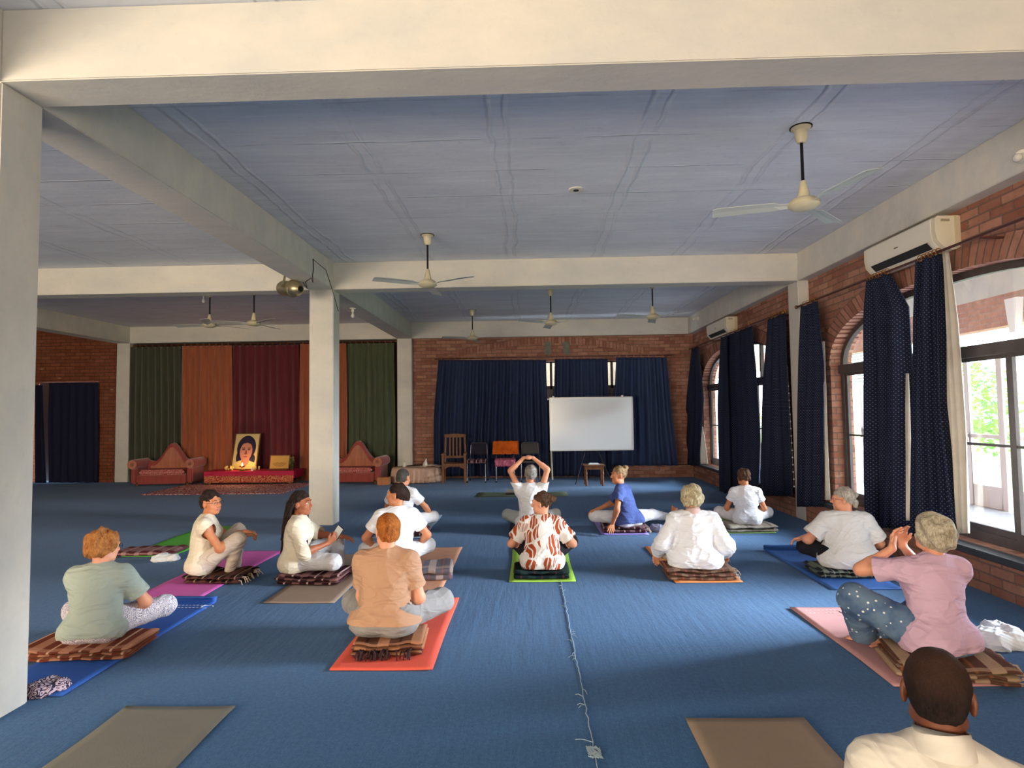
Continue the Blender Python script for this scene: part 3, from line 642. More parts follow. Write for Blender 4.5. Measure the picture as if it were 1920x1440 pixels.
p = at(1080, 355, 2, ZC); o = MB().lathe([(0.02, 0), (0.075, 0), (0.075, -0.01), (0.03, -0.012), (0.02, 0)]).build('ceiling_plate', WHITEP, label='round white junction plate on the ceiling near the middle'); o.location = (p[0], p[1], ZC-0.0); o['category'] = 'plate'
MB().lathe([(0, -0.004), (0.028, -0.004), (0.028, -0.014), (0, -0.014)]).build('hole', DARKM, o)
# stage lamp
lp = at(545, 541, 1, 7.75)
t = empty('stage_lamp', (lp[0], lp[1], lp[2]), label='silver par-can stage lamp hanging under the left long beam', cat='stage lamp'); t.rotation_euler = (R_(-6), R_(8), R_(-28))
SIL = mat('aged_silver', (170, 160, 130), 0.35, 0.85, var=0.2)
MB().lathe([(0, -0.20), (0.06, -0.20), (0.085, -0.19), (0.105, -0.14), (0.105, 0.03), (0.118, 0.035), (0.118, 0.055), (0.105, 0.06), (0.105, 0.12), (0.06, 0.19), (0.045, 0.20), (0.04, 0.17), (0, 0.17)], axis='x', n=28).build('can', SIL, t, smooth='auto')
MB().lathe([(0, 0.196), (0.036, 0.198), (0.036, 0.202), (0, 0.202)], axis='x').build('lamp_base', DARKM, t)
MB().box(-0.02, 0.015, -0.13, -0.12, -0.02, 0.16).box(-0.02, 0.015, 0.12, 0.13, -0.02, 0.16).box(-0.02, 0.015, -0.13, 0.13, 0.15, 0.165).build('yoke', SIL, t)
m = MB(); [m.lathe([(0, a), (0.018, a), (0.018, a+.03), (0, a+.03)], axis='y', n=10) for a in (-0.16, 0.13)]; m.lathe([(0, 0), (.014, 0), (.014, .06), (0, .06)], (-0.22, 0, 0.03), axis='x', n=8); m.build('knob', SIL, t)
wp = [at(u, v, 0, XL+0.006) for u, v in ((587, 485), (588, 505), (586, 516), (587, 530))]
m = MB().tube([*wp, (XL-0.02, wp[-1][1], ZB-0.02), (XL-0.06, wp[-1][1]-0.1, lp[2]+0.02), (lp[0]+0.22, lp[1]+0.02, lp[2]-0.0), (lp[0]+0.17, lp[1], lp[2]+0.08)], 0.006, 6)
q = [at(u, v, 0, XL+0.006) for u, v in ((588, 487), (611, 506), (622, 540))]; m.tube([*q, (XL+0.006, 8.45, 3.3), (XL+0.006, 8.6, 3.15)], 0.004, 6)
tag(m.build('power_cord', DARKM), 'thin black cord running over the beam from the stage lamp', 'cord')
# air conditioners
def ac(y0, y1, z0, z1, lab, grp):
    L = y1-y0; H = z1-z0; t = empty('air_conditioner', (XW, y0, z0), label=lab, cat='air conditioner', group=grp)
    prof = [(0, 0.02), (-0.07, 0.0), (-0.15, 0.03), (-0.21, 0.10), (-0.225, 0.18), (-0.222, H-0.02), (-0.20, H), (0, H)]
    m = MB(); m.rings([[(x, a, z) for x, z in prof] for a in (0.0, L)]); m.build('casing', mat('ac_cream', (222, 214, 190), 0.4), t, smooth='auto')
    m = MB(); m.rings([[(x*1.012-0.002, a, z) for x, z in prof[2:7]] + [(-0.19, a, H-0.02), (-0.19, a, 0.12)] for a in (0.06, L-0.06)]); m.build('front_panel', WHITEP, t, smooth='auto')
    m = MB(); m.add([(-0.165, 0.12, 0.045), (-0.165, L-0.12, 0.045), (-0.218, L-0.12, 0.105), (-0.218, 0.12, 0.105), (-0.172, 0.12, 0.040), (-0.172, L-0.12, 0.040), (-0.226, L-0.12, 0.100), (-0.226, 0.12, 0.100)], [(0,1,2,3),(4,7,6,5),(0,4,5,1),(3,2,6,7)])
    m.build('outlet_slot', mat('slot_dark', (40, 42, 44), 0.7), t)
    MB().box(-0.2315, -0.229, L*0.5-0.03, L*0.5+0.03, H*0.55, H*0.55+0.012).build('badge', mat('badge_grey', (90, 90, 90)), t)
    MB().box(-0.17, -0.09, -0.003, 0.0, H-0.055, H-0.03).build('badge', mat('badge_tan', (160, 150, 130)), t)
    MB().box(-0.05, 0.0, -0.012, 0.0, 0.02, H-0.01).build('end_cap', mat('ac_side', (206, 194, 164), 0.5), t)
ac(5.47, 6.62, 3.06, 3.385, 'larger-looking cream air conditioner on the brick above the near arched window', 'wall air conditioners')
ac(11.25, 12.45, 3.06, 3.385, 'small-looking distant air conditioner above the far arched window', 'wall air conditioners')

# ---------------------------------------------------------------- furniture at the far end
def gz(v, y): # height of a point seen at row v for depth y near the centre
    return at(960, v, 1, y)[2]
t = empty('wooden_armchair', (at(853, 905, 1, 13.45)[0], 13.4, 0), R_(4), label='brown wooden armchair with slatted back in front of the blue curtain', cat='chair')
WD = WOODB
for sx in (-1, 1):
    MB().tube([(sx*0.24, 0.22, 0), (sx*0.24, 0.22, 0.45), (sx*0.22, 0.29, 1.08)], 0.024, 4).build('leg', WD, t)
    MB().box(sx*0.25-0.025, sx*0.25+0.025, -0.27, -0.22, 0, 0.64).build('leg', WD, t, bevel=0.004)
    MB().prism([(-0.30, 0.64), (0.26, 0.64), (0.26, 0.675), (0.0, 0.67), (-0.30, 0.68)], sx*0.25-0.035, sx*0.25+0.035, 'yz').build('armrest', WD, t, bevel=0.005)
    MB().box(sx*0.25-0.012, sx*0.25+0.012, -0.22, 0.2, 0.17, 0.21).build('stretcher', WD, t)
MB().box(-0.26, 0.26, -0.28, 0.24, 0.40, 0.45).build('seat', WD, t, bevel=0.008)
MB().prism([(-0.24, 0.33), (-0.20, 0.33), (-0.12, 0.38), (0.12, 0.38), (0.20, 0.33), (0.24, 0.33), (0.24, 0.40), (-0.24, 0.40)], -0.26, -0.235).build('apron', WD, t)
MB().prism([(-0.25, 1.02), (0.25, 1.02), (0.25, 1.09), (0, 1.11), (-0.25, 1.09)], 0.27, 0.30).build('top_rail', WD, t, bevel=0.004)
MB().box(-0.22, 0.22, 0.235, 0.26, 0.54, 0.59).build('lower_rail', WD, t)
for x in (-0.12, -0.04, 0.04, 0.12):
    MB().add([(x-0.018, 0.24, 0.58), (x+0.018, 0.24, 0.58), (x+0.018, 0.255, 0.58), (x-0.018, 0.255, 0.58), (x-0.018, 0.275, 1.03), (x+0.018, 0.275, 1.03), (x+0.018, 0.29, 1.03), (x-0.018, 0.29, 1.03)], [(0,3,2,1),(4,5,6,7),(0,1,5,4),(1,2,6,5),(2,3,7,6),(3,0,4,7)]).build('slat', WD, t)
def metal_chair(loc, rz, lab, backm, padm):
    t = empty('metal_chair', (*loc, 0), rz, label=lab, cat='chair', group='metal-legged chairs by the back wall')
    for sx in (-1, 1):
        MB().tube([(sx*0.21, -0.22, 0.02), (sx*0.21, -0.20, 0.42), (sx*0.21, 0.18, 0.44)], 0.011, 8).build('front_leg', CHROME, t)
        MB().tube([(sx*0.21, 0.24, 0.02), (sx*0.21, 0.17, 0.44), (sx*0.20, 0.24, 0.62), (sx*0.19, 0.28, 0.84)], 0.011, 8).build('rear_leg', CHROME, t)
        MB().lathe([(0, 0), (0.018, 0), (0.018, 0.03), (0, 0.03)], (sx*0.21, -0.22, 0), 8).lathe([(0, 0), (0.018, 0), (0.018, 0.03), (0, 0.03)], (sx*0.21, 0.24, 0), 8).build('foot_cap', DARKM, t)
    MB().box(-0.21, 0.21, -0.23, 0.18, 0.43, 0.475).build('seat', padm, t, bevel=0.015)
    m = MB(); m.box(-0.215, 0.215, -0.018, 0.018, 0, 0.27); b = m.build('backrest', backm, t, bevel=0.016, seg=3); b.location = (0, 0.255, 0.60); b.rotation_euler.x = R_(-9)
    MB().tube([(-0.19, 0.285, 0.82), (-0.17, 0.29, 0.875), (0.17, 0.29, 0.875), (0.19, 0.285, 0.82)], 0.011, 8).build('back_frame', CHROME, t)
    return t
PADB = mat('black_vinyl', (26, 26, 34), 0.35, spec=0.5); PADN = mat('navy_pad', (34, 32, 54), 0.7)
PB = plaid('plaid_brown', (84, 62, 56), (176, 142, 124), (210, 180, 160)); PM = plaid('plaid_maroon', (66, 34, 42), (150, 118, 124), (196, 176, 176), 0.2)
def sheet_over(name, w, profile, m, lab, cat, loc, rz=0.0, amp=0.012, n=30, seed=0, grp=None):
    """cloth draped along a profile of (y,z) points, w wide"""
    rnd = random.Random(seed); ph = [rnd.uniform(0, 6) for _ in range(4)]; prof = []
    for a, b in zip(profile[:-1], profile[1:]):
        k_ = max(2, int(math.hypot(b[0]-a[0], b[1]-a[1])/0.03)); prof += [(a[0]+(b[0]-a[0])*i/k_, a[1]+(b[1]-a[1])*i/k_) for i in range(k_)]
    prof.append(profile[-1]); P = []; U = []; 
    for i in range(n+1):
        x = -w/2+w*i/n; c_, u_ = [], []; s = 0
        for j, (y, z) in enumerate(prof):
            f = j/len(prof); dz = amp*(math.sin(x*38+ph[0]+5*f)+0.6*math.sin(x*71+ph[1]-9*f)+0.7*math.sin(f*22+ph[2]+x*9))
            c_.append((x*(1+0.04*math.sin(f*9+ph[3])), y-abs(dz)*0.7 if z < profile[1][1] else y, z+abs(dz)*0.6)); u_.append((x, s)); s += 0.03
        P.append(c_); U.append(u_)
    o = grid_obj(name, P, m, uvf=U, solid=0.006, label=lab, cat=cat, group=grp); o.location = loc; o.rotation_euler.z = rz; return o
c1 = (at(896, 902, 1, 13.55)[0], 13.5); metal_chair(c1, R_(-3), 'metal chair with dark navy back, right of the wooden armchair', PADN, PADN)
sheet_over('folded_blanket', 0.44, [(0.15, 0.50), (-0.24, 0.50), (-0.27, 0.49), (-0.275, 0.44)], PM, 'maroon and pale plaid blanket folded on the seat of the navy-backed metal chair', 'blanket', (*c1, 0), 0, 0.02, seed=4)
c2 = (at(948, 900, 1, 13.5)[0], 13.5); metal_chair(c2, R_(2), 'metal chair hidden under an orange cloth, middle of the three', PADN, PADN)
sheet_over('orange_shawl', 0.60, [(0.335, 0.60), (0.315, 0.905), (0.255, 0.905), (0.20, 0.60)], mat('orange_cloth', (226, 106, 28), 0.8, var=0.15, bump=0.3, bscale=20), 'orange shawl draped over the back of the middle metal chair', 'shawl', (*c2, 0), 0, 0.018, seed=5)
sheet_over('chair_cloth', 0.46, [(0.15, 0.52), (-0.24, 0.51), (-0.27, 0.47), (-0.275, 0.36)], printed('pink_sari', (150, 30, 70), (206, 130, 150), 26, 'paisley'), 'crimson patterned cloth on the seat of the middle metal chair', 'cloth', (*c2, 0), 0, 0.012, seed=6)
c3 = (at(995, 900, 1, 13.55)[0], 13.55); metal_chair(c3, R_(0), 'metal chair with shiny black back, behind the woman with raised arms', PADB, PADB)
# low table under a peach cloth
tx = at(780, 905, 1, 13.55)[0]; t = empty('low_table', (tx, 13.6, 0), label='low round table under a gathered peach cloth beside the right stage column', cat='table')
MB().lathe([(0, 0.30), (0.52, 0.30), (0.52, 0.33), (0, 0.33)], n=32).build('tabletop', WD, t).scale.y = 0.70
for a in range(4): MB().tube([(0.36*math.cos(a*1.57+.8), 0.25*math.sin(a*1.57+.8), 0), (0.36*math.cos(a*1.57+.8), 0.25*math.sin(a*1.57+.8), 0.3)], 0.025, 8).build('leg', WD, t)
P = []; U = []
for i in range(121):
    a = 2*math.pi*i/120; c_ = []; u_ = []
    for r, z, am in ((0.001, 0.345, 0), (0.3, 0.345, 0.0), (0.54, 0.343, 0.0), (0.56, 0.32, 0.006), (0.565, 0.24, 0.02), (0.575, 0.12, 0.032), (0.585, 0.015, 0.04)):
        rr = r+am*math.sin(a*26+math.sin(a*5)*2); c_.append((rr*math.cos(a), rr*math.sin(a)*0.72, z)); u_.append((a*.5, z))
    P.append(c_); U.append(u_)
o = grid_obj('tablecloth', P, mat('peach_cloth', (214, 178, 156), 0.8, var=0.08), uvf=U, solid=0.004, label='peach cloth hanging in gathers over the low round table', cat='tablecloth'); o.location = (tx, 13.6, 0)
px = at(796, 874, 1, 13.55); o = MB().lathe([(0, 0), (0.04, 0), (0.055, 0.05), (0.045, 0.10), (0.02, 0.14), (0.012, 0.19), (0, 0.20)], n=16).build('white_vase', WHITEP, smooth=True, label='small white pointed vase on the peach-covered table', cat='vase'); o.location = (px[0], 13.55, 0.347); o.rotation_euler.y = R_(12)
px = at(757, 874, 1, 13.55); o = MB().lathe([(0, 0), (0.03, 0), (0.034, 0.11), (0.028, 0.112), (0, 0.10)], n=14).build('white_candle', WHITEP, smooth='auto', label='short white candle at the left of the peach-covered table', cat='candle'); o.location = (px[0], 13.6, 0.347)
px = at(778, 875, 1, 13.6); o = MB().tube([(-0.2, 0, 0.03), (0.22, 0.02, 0.05)], 0.012, 8).build('incense_tube', DARKM, label='dark stick lying across the peach-covered table', cat='stick'); o.location = (px[0], 13.66, 0.335)
px = at(810, 878, 1, 13.6); P = [[(x*.24, y*.12+13.66-13.66, 0.03+0.05*abs(math.sin(x*4+y*3))*(1-abs(x))) for y in np.linspace(-1, 1, 9)] for x in np.linspace(-1, 1, 17)]
o = grid_obj('folded_napkin', P, mat('cream_cloth', (216, 196, 184), 0.8), solid=0.01, label='crumpled cream cloth at the right end of the peach-covered table', cat='cloth'); o.location = (px[0]-0.02, 13.62, 0.325)
# small wooden box and dark bag beside the right sofa
px = at(725, 903, 1, 13.35); MB().box(-0.13, 0.13, -0.1, 0.1, 0, 0.17).build('wooden_box', mat('light_wood', (176, 112, 66), 0.5, var=0.2), bevel=0.006, label='small light-brown wooden box between the right sofa and the low table', cat='box').location = (px[0], 13.1, 0)
# whiteboard on its easel
bx = at(1109, 796, 1, 13.25); t = empty('whiteboard', (bx[0], 13.25, 0), R_(2), label='large blank whiteboard resting on a black tripod easel', cat='whiteboard')
z0, z1, hw = gz(845, 13.25), gz(748, 13.25), 0.93
MB().box(-hw, hw, -0.012, 0.012, z0, z1).build('panel', mat('whiteboard_white', (226, 232, 238), 0.18, spec=0.6), t)
m = MB(); m.box(-hw-0.015, hw+0.015, -0.02, 0.02, z0-0.02, z0+0.008).box(-hw-0.015, hw+0.015, -0.02, 0.02, z1-0.008, z1+0.018).box(-hw-0.02, -hw+0.008, -0.02, 0.02, z0, z1).box(hw-0.008, hw+0.02, -0.02, 0.02, z0, z1).build('frame', mat('alu', (198, 202, 206), 0.35, 0.7), t, bevel=0.004)
m = MB(); [m.box(q-0.02, q+0.02, -0.026, 0.026, z1+0.01, z1+0.05) for q in (-hw+0.07, hw-0.22)]; m.build('clip', WHITEP, t)
te = empty('tripod_easel', (bx[0], 13.3, 0), label='thin black tripod easel carrying the whiteboard', cat='easel')
for a, b in (((-0.42, -0.50, 0), (-0.14, 0.035, z0-0.02)), ((0.42, -0.1, 0), (0.14, 0.035, z0-0.02)), ((-0.02, 0.62, 0), (0, 0.06, 1.5))): MB().tube([a, b], [0.011, 0.009], 8).build('leg', DARKM, te)
MB().box(-0.2, 0.2, 0.02, 0.05, z0-0.045, z0-0.022).build('ledge', DARKM, te)
px = at(1037, 890, 1, 13.3); MB().tube([(px[0], 13.7, 0.0), (px[0]-0.02, 13.62, z0+0.05)], 0.02, 8).build('white_pole', WHITEP, label='white pole standing behind the left end of the whiteboard', cat='pole')
# turned-leg side table with papers
px = at(1115, 911, 2, 0); t = empty('side_table', (px[0], 12.65, 0), label='small wooden side table with turned legs in front of the whiteboard', cat='table')
tz = gz(873, 12.55)
MB().box(-0.23, 0.23, -0.19, 0.19, tz-0.03, tz).build('tabletop', WD, t, bevel=0.008); MB().box(-0.20, 0.20, -0.16, 0.16, tz-0.10, tz-0.03).build('apron', WD, t)
for sx in (-1, 1):
    for sy in (-1, 1):
        prof = [(0, 0), (0.018, 0), (0.024, 0.03), (0.016, 0.06), (0.028, 0.10), (0.018, 0.13), (0.024, 0.18), (0.017, 0.22), (0.03, 0.27), (0.018, 0.30), (0.024, 0.34), (0.024, tz-0.09), (0, tz-0.09)]
        MB().lathe(prof, (sx*0.175, sy*0.135, 0), 12).build('leg', WD, t, smooth='auto')
m = MB(); [m.box(-0.12+i*.01, 0.13-i*.012, -0.1+.008*i, 0.09, tz+0.001+i*.006, tz+0.006+i*.006) for i in range(4)]
m.build('paper_stack', mat('paper', (220, 222, 226), 0.7), label='loose stack of papers on the turned-leg side table', cat='papers').location = (px[0], 12.65, 0)

# sofas with a crested back and rolled arms
SOF = velvet('sofa_red', (150, 64, 56)); SOFD = printed('sofa_seat', (150, 50, 56), (206, 140, 130), 30, 'paisley'); SOFP = velvet('sofa_panel', (176, 110, 84))
def sofa(loc, rz, lab):
    t = empty('crested_sofa', loc, rz, label=lab, cat='sofa', group='carved-back sofas beside the altar')
    W = 0.62
    MB().box(-W+0.08, W-0.08, -0.33, 0.25, 0.04, 0.26).build('base', SOF, t, bevel=0.02)
    MB().box(-W+0.12, W-0.12, -0.36, 0.15, 0.25, 0.37).build('seat_cushion', SOFD, t, bevel=0.035, seg=3)
    xs = np.linspace(-W+0.02, W-0.02, 41)
    def crest(x, k): return 0.50*k + 0.46*k*math.exp(-(x/0.24)**2) + 0.06*math.exp(-((abs(x)-0.56)/0.10)**2)
    MB().prism([(xs[0], 0.2)]+[(x, crest(x, 1.0)) for x in xs]+[(xs[-1], 0.2)], 0.14, 0.30).build('backrest', SOF, t, bevel=0.02)
    xi = np.linspace(-W+0.14, W-0.14, 31)
    MB().prism([(xi[0], 0.3)]+[(x, crest(x, 1.0)-0.10) for x in xi]+[(xi[-1], 0.3)], 0.115, 0.15).build('back_panel', SOFP, t, bevel=0.012)
    for sx in (-1, 1):
        a = MB().box(sx*W-0.07, sx*W+0.07, -0.32, 0.28, 0.05, 0.45).build('arm', SOF, t, bevel=0.03)
        MB().lathe([(0, -0.36), (0.10, -0.35), (0.115, -0.32), (0.115, 0.26), (0, 0.28)], (sx*(W+0.02), 0, 0.50), 20, 'y').build('arm_roll', SOF, a, smooth='auto')
        MB().lathe([(0.045, -0.372), (0.10, -0.375), (0.10, -0.355), (0.045, -0.355), (0.045, -0.372)], (sx*(W+0.02), 0, 0.50), 20, 'y').build('scroll', SOFP, a, smooth='auto')
        for sy in (-0.28, 0.2): MB().lathe([(0, 0), (0.02, 0), (0.03, 0.05), (0, 0.05)], (sx*(W-0.06), sy, 0), 10).build('leg', WD, t)
a, b = at(262, 900, 1, 13.45), at(335, 900, 1, 13.45); sofa(((a[0]+b[0])/2+.12, 13.62, 0), R_(6), 'left reddish sofa with a pointed crest, in front of the left green curtain')
b = at(716, 900, 1, 13.45); sofa((b[0]-0.66, 13.62, 0), R_(-3), 'right reddish sofa with a pointed crest, partly behind the middle column')
# rug, altar and what stands on it
RUG = printed('persian_rug', (150, 56, 66), (210, 176, 172), 7, 'paisley')
c_ = [fl(280, 925), fl(527, 927), fl(575, 909), fl(345, 908)]
MB().box(-7.95, -5.02, 11.75, 13.5, 0.001, 0.014).build('patterned_rug', RUG, label='red patterned rug in front of the altar table', cat='rug')
t = empty('altar_table', (-6.48, 13.62, 0), label='low long altar table in front of the maroon curtain', cat='table')
MB().box(-1.0, 1.0, -0.27, 0.27, 0.26, 0.30).build('tabletop', WD, t)
for sx in (-1, 1):
    for sy in (-1, 1): MB().box(sx*0.94-0.03, sx*0.94+0.03, sy*0.22-0.03, sy*0.22+0.03, 0, 0.26).build('leg', WD, t)
m = MB(); m.box(-1.05, 1.05, -0.30, 0.30, 0.301, 0.312).box(-1.05, 1.05, -0.305, -0.295, 0.21, 0.312); m.box(1.04, 1.055, -0.30, 0.30, 0.14, 0.312).box(-1.055, -1.04, -0.30, 0.30, 0.14, 0.312)
ac_ = m.build('altar_cloth', mat('crimson_cloth', (186, 28, 74), 0.6, var=0.12, vscale=4), label='crimson cloth with a gold-flowered border over the altar table', cat='altar cloth'); ac_.location = (-6.48, 13.62, 0)
P = [[(x, -0.30-0.012*math.sin(x*30)*(0.3-z)/0.3, z) for z in (0.215, 0.14, 0.05)] for x in np.linspace(-1.04, 1.04, 120)]
grid_obj('cloth_border', P, printed('border_brocade', (168, 60, 60), (206, 140, 96), 11, 'paisley'), ac_, solid=0.006)
# portrait (plain generic face)
pz = 0.314; pp = at(456, 880, 1, 13.72); t = empty('portrait', (pp[0], 13.72, pz), label='framed portrait of a dark-haired face with closed eyes, leaning on the altar', cat='picture'); t.rotation_euler = (R_(-14), 0, R_(-4))
def flat(name, outline, y, m, par, th=0.003): return MB().prism(outline, y-th, y).build(name, m, par)
def elp(cx, cz, rx, rz_, n=28, a0=0, a1=360): return [(cx+rx*math.cos(R_(a0+(a1-a0)*i/n)), cz+rz_*math.sin(R_(a0+(a1-a0)*i/n))) for i in range(n)]
MB().box(-0.32, 0.32, 0.0, 0.025, 0, 0.88).build('frame', mat('frame_gold', (96, 78, 36), 0.5), t)
flat('backing', [(-0.295, 0.02), (0.295, 0.02), (0.295, 0.86), (-0.295, 0.86)], 0.0, mat('photo_cream', (196, 180, 128), 0.5), t)
HP = mat('photo_hair', (38, 30, 58), 0.5); SP = mat('photo_skin', (176, 124, 108), 0.5); SD = mat('photo_shade', (120, 72, 78), 0.5)
flat('painted_hair', elp(0.01, 0.52, 0.235, 0.30)+[], -0.004, HP, t); flat('painted_hair', elp(-0.15, 0.30, 0.07, 0.16), -0.004, HP, t); flat('painted_hair', elp(0.19, 0.24, 0.07, 0.12), -0.004, HP, t)
flat('painted_shoulders', [(-0.29, 0.02), (0.29, 0.02), (0.26, 0.16), (0.1, 0.22), (-0.1, 0.22), (-0.26, 0.16)], -0.0045, mat('photo_robe', (206, 190, 120), 0.5), t)
flat('painted_neck', elp(0.02, 0.22, 0.10, 0.13), -0.008, SP, t); flat('painted_face', elp(0.015, 0.43, 0.155, 0.235), -0.011, SP, t)
flat('painted_fringe', [(-0.15, 0.52), (-0.08, 0.62), (0.02, 0.645), (0.12, 0.61), (0.175, 0.52), (0.20, 0.66), (0.02, 0.76), (-0.17, 0.66)], -0.014, HP, t)
for sx in (-1, 1):
    flat('painted_eye', elp(0.015+sx*0.068, 0.475, 0.040, 0.012), -0.014, HP, t); flat('painted_brow', elp(0.015+sx*0.07, 0.515, 0.05, 0.008), -0.014, HP, t)
flat('painted_nose', [(0.0, 0.46), (0.03, 0.46), (0.05, 0.37), (0.015, 0.355), (-0.02, 0.37)], -0.014, SD, t); flat('painted_mouth', elp(0.015, 0.305, 0.05, 0.014), -0.014, mat('photo_lip', (140, 60, 70), .5), t)
# small picture, candle flame lamp, flowers
pp = at(523, 877, 1, 13.7); t = empty('small_picture', (pp[0], 13.7, pz), label='small yellow picture in a wooden frame right of the portrait', cat='picture'); t.rotation_euler = (R_(-12), 0, 0)
MB().box(-0.24, 0.24, 0, 0.02, 0, 0.34).build('frame', WD, t); flat('print', [(-0.22, 0.02), (0.22, 0.02), (0.22, 0.32), (-0.22, 0.32)], 0, mat('yellow_print', (206, 160, 84), 0.5), t)
PH = mat('print_ochre', (150, 92, 40), 0.6)
for q in (0.06, 0.095, 0.13, 0.165): flat('print_line', [(q*1.0*math.cos(R_(a)), 0.2+q*0.7*math.sin(R_(a))-0.02) for a in range(200, 345, 12)]+[((q-0.012)*math.cos(R_(a)), 0.2+(q-0.012)*0.7*math.sin(R_(a))-0.02) for a in range(344, 199, -12)], -0.004, PH, t)
MB().box(-0.27, 0.27, -0.10, 0.1, -0.0, 0.012).build('mat_board', mat('board_red', (120, 50, 40), 0.6), None).location = (pp[0], 13.62, pz+0.0)
tag(bpy.data.objects['mat_board'], 'thin reddish board under the small yellow picture', 'board')
pp = at(453, 882, 1, 13.42); t = empty('oil_lamp', (pp[0], 13.45, pz), label='small brass oil lamp burning in front of the portrait', cat='lamp'); BR = mat('brass', (206, 160, 80), 0.25, 0.9)
MB().lathe([(0, 0), (0.06, 0), (0.05, 0.015), (0.015, 0.03), (0.012, 0.07), (0.05, 0.085), (0.08, 0.11), (0.075, 0.115), (0.0, 0.10)], n=20).build('bowl', BR, t, smooth='auto')
MB().lathe([(0, 0.10), (0.014, 0.115), (0.017, 0.135), (0.009, 0.165), (0, 0.185)], n=12).build('flame', mat('flame', (255, 190, 90), 0.5, emit=((255, 176, 80), 22)), t, smooth=True)
ld = bpy.data.lights.new('oil_lamp_glow', 'POINT'); ld.energy = 5; ld.color = (1, 0.55, 0.25); ld.shadow_soft_size = 0.03; lo = bpy.data.objects.new('oil_lamp_glow', ld); col.objects.link(lo); lo.location = (pp[0], 13.40, pz+0.21)
def flowers(px, y, lab, m, n, seed, r=0.12, h=0.10):
    rnd = random.Random(seed); st = MB(); bl = MB()
    for i in range(n):
        x, yy, z = rnd.uniform(-r, r), rnd.uniform(-.05, .05), rnd.uniform(.3, 1)*h; st.tube([(x*.4, 0, 0), (x, yy, z)], 0.004, 5)
        for k_ in range(6): a = k_*1.047; bl.ball((x+0.014*math.cos(a), yy, z+0.014*math.sin(a)), 0.011, 6, 4)
    o = st.build('flower_bunch', mat('stem_green', (60, 84, 40), 0.7), label=lab, cat='flowers'); o.location = (px, y, pz); bl.build('blossom', m, o, smooth=True)
YF = mat('yellow_flower', (226, 206, 120), 0.6)
flowers(at(430, 875, 1, 13.5)[0], 13.5, 'pale yellow flowers at the left foot of the portrait', YF, 14, 1); flowers(at(478, 876, 1, 13.5)[0], 13.5, 'pale yellow flowers at the right foot of the portrait', YF, 10, 2, 0.08)
flowers(at(549, 870, 1, 13.65)[0], 13.6, 'sprig of green leaves and buds right of the small picture', mat('bud', (120, 110, 60), .6), 12, 3, 0.06, 0.3)
pp = at(472, 878, 1, 13.35); MB().lathe([(0, 0), (0.025, 0), (0.025, 0.07), (0, 0.072)], n=12).build('candle', WHITEP, label='short cream candle on the crimson altar cloth', cat='candle').location = (pp[0], 13.38, pz)

# ---------------------------------------------------------------- yoga mats
def ymat(x0, x1, y0, y1, rgb, lab, rz=0.0, roll=None, name='yoga_mat', edge=None):
    cx, cy = (x0+x1)/2, (y0+y1)/2; W, L = x1-x0, y1-y0; rnd = random.Random(hash(lab) % 999 if False else len(lab)*7)
    P = []; U = []; ph = rnd.uniform(0, 6)
    for i in range(13):
        x = -W/2+W*i/12; c_ = []; u_ = []
        for j in range(41):
            y = -L/2+L*j/40; z = 0.006+0.0025*(1+math.sin(y*7+ph+x*3))*(abs(x)/(W/2))**2
            yy = y
            if roll and j > 40-roll:
                th = (j-(40-roll))/roll*4.2; r = 0.028; y_s = -L/2+L*(40-roll)/40; yy = y_s+r*math.sin(th)*1.0; z = 0.006+r*(1-math.cos(th))
            c_.append((x*(1+.01*math.sin(y*5+ph)), yy, z)); u_.append((x, y))
        P.append(c_); U.append(u_)
    m = bpy.data.materials.new('mat_foam'); t = NT(m); o_ = t.obj(); c0 = lin(rgb)
    t.col(t.mix(t.noise(o_, 6.0, 4.0), tuple(q*.88 for q in c0), tuple(min(1, q*1.1) for q in c0))); t.bs.inputs['Roughness'].default_value = 0.7; t.bump(t.noise(o_, 150.0, 2.0), 0.3, 0.004)
    o = grid_obj(name, P, m, uvf=U, solid=0.007, label=lab, cat='yoga mat'); o.location = (cx, cy, 0); o.rotation_euler.z = rz; return o
ymat(-2.235, -1.625, 1.47, 3.215, (122, 120, 112), 'empty grey-brown mat in the left foreground, cut by the bottom edge')
ymat(0.785, 1.395, 1.35, 3.10, (148, 130, 110), 'grey-brown mat under the balding man in the right foreground')
mb_ = ymat(-3.22, -2.70, 3.34, 5.07, (40, 92, 178), 'bright blue mat with small white lettering under the woman in the grey-green tee', roll=2)
ymat(-4.68, -4.08, 6.6, 8.36, (84, 176, 62), 'bright green mat behind the woman in glasses')
ymat(-3.50, -2.90, 5.08, 6.82, (206, 96, 176), 'pink mat behind the woman in glasses')
ymat(-1.38, -0.80, 5.2, 6.93, (206, 150, 122), 'salmon mat right of the red-haired woman')
ymat(-2.27, -1.66, 4.95, 6.63, (150, 128, 112), 'brown-grey mat under the woman with locs')
ymat(-1.26, -0.62, 3.67, 5.07, (228, 92, 74), 'coral red mat in the centre foreground under the red-haired woman')
ymat(-2.03, -1.36, 7.46, 9.1, (150, 176, 198), 'pale grey-blue mat behind the middle column under the person with cropped hair')
ymat(-0.28, 0.34, 7.5, 9.15, (36, 44, 66), 'black-blue mat under the woman with raised arms')
ymat(-1.0, 0.74, 11.02, 11.60, (98, 112, 88), 'empty olive mat lying crosswise near the chairs')
ymat(-0.20, 0.42, 5.53, 7.15, (158, 206, 76), 'lime green mat under the woman in the leaf-print blouse')
ymat(0.92, 1.53, 7.58, 9.3, (158, 140, 216), 'lilac mat under the woman in the blue tee')
ymat(1.34, 1.95, 5.48, 6.9, (232, 150, 92), 'orange mat peeking out beside the curly-haired woman')
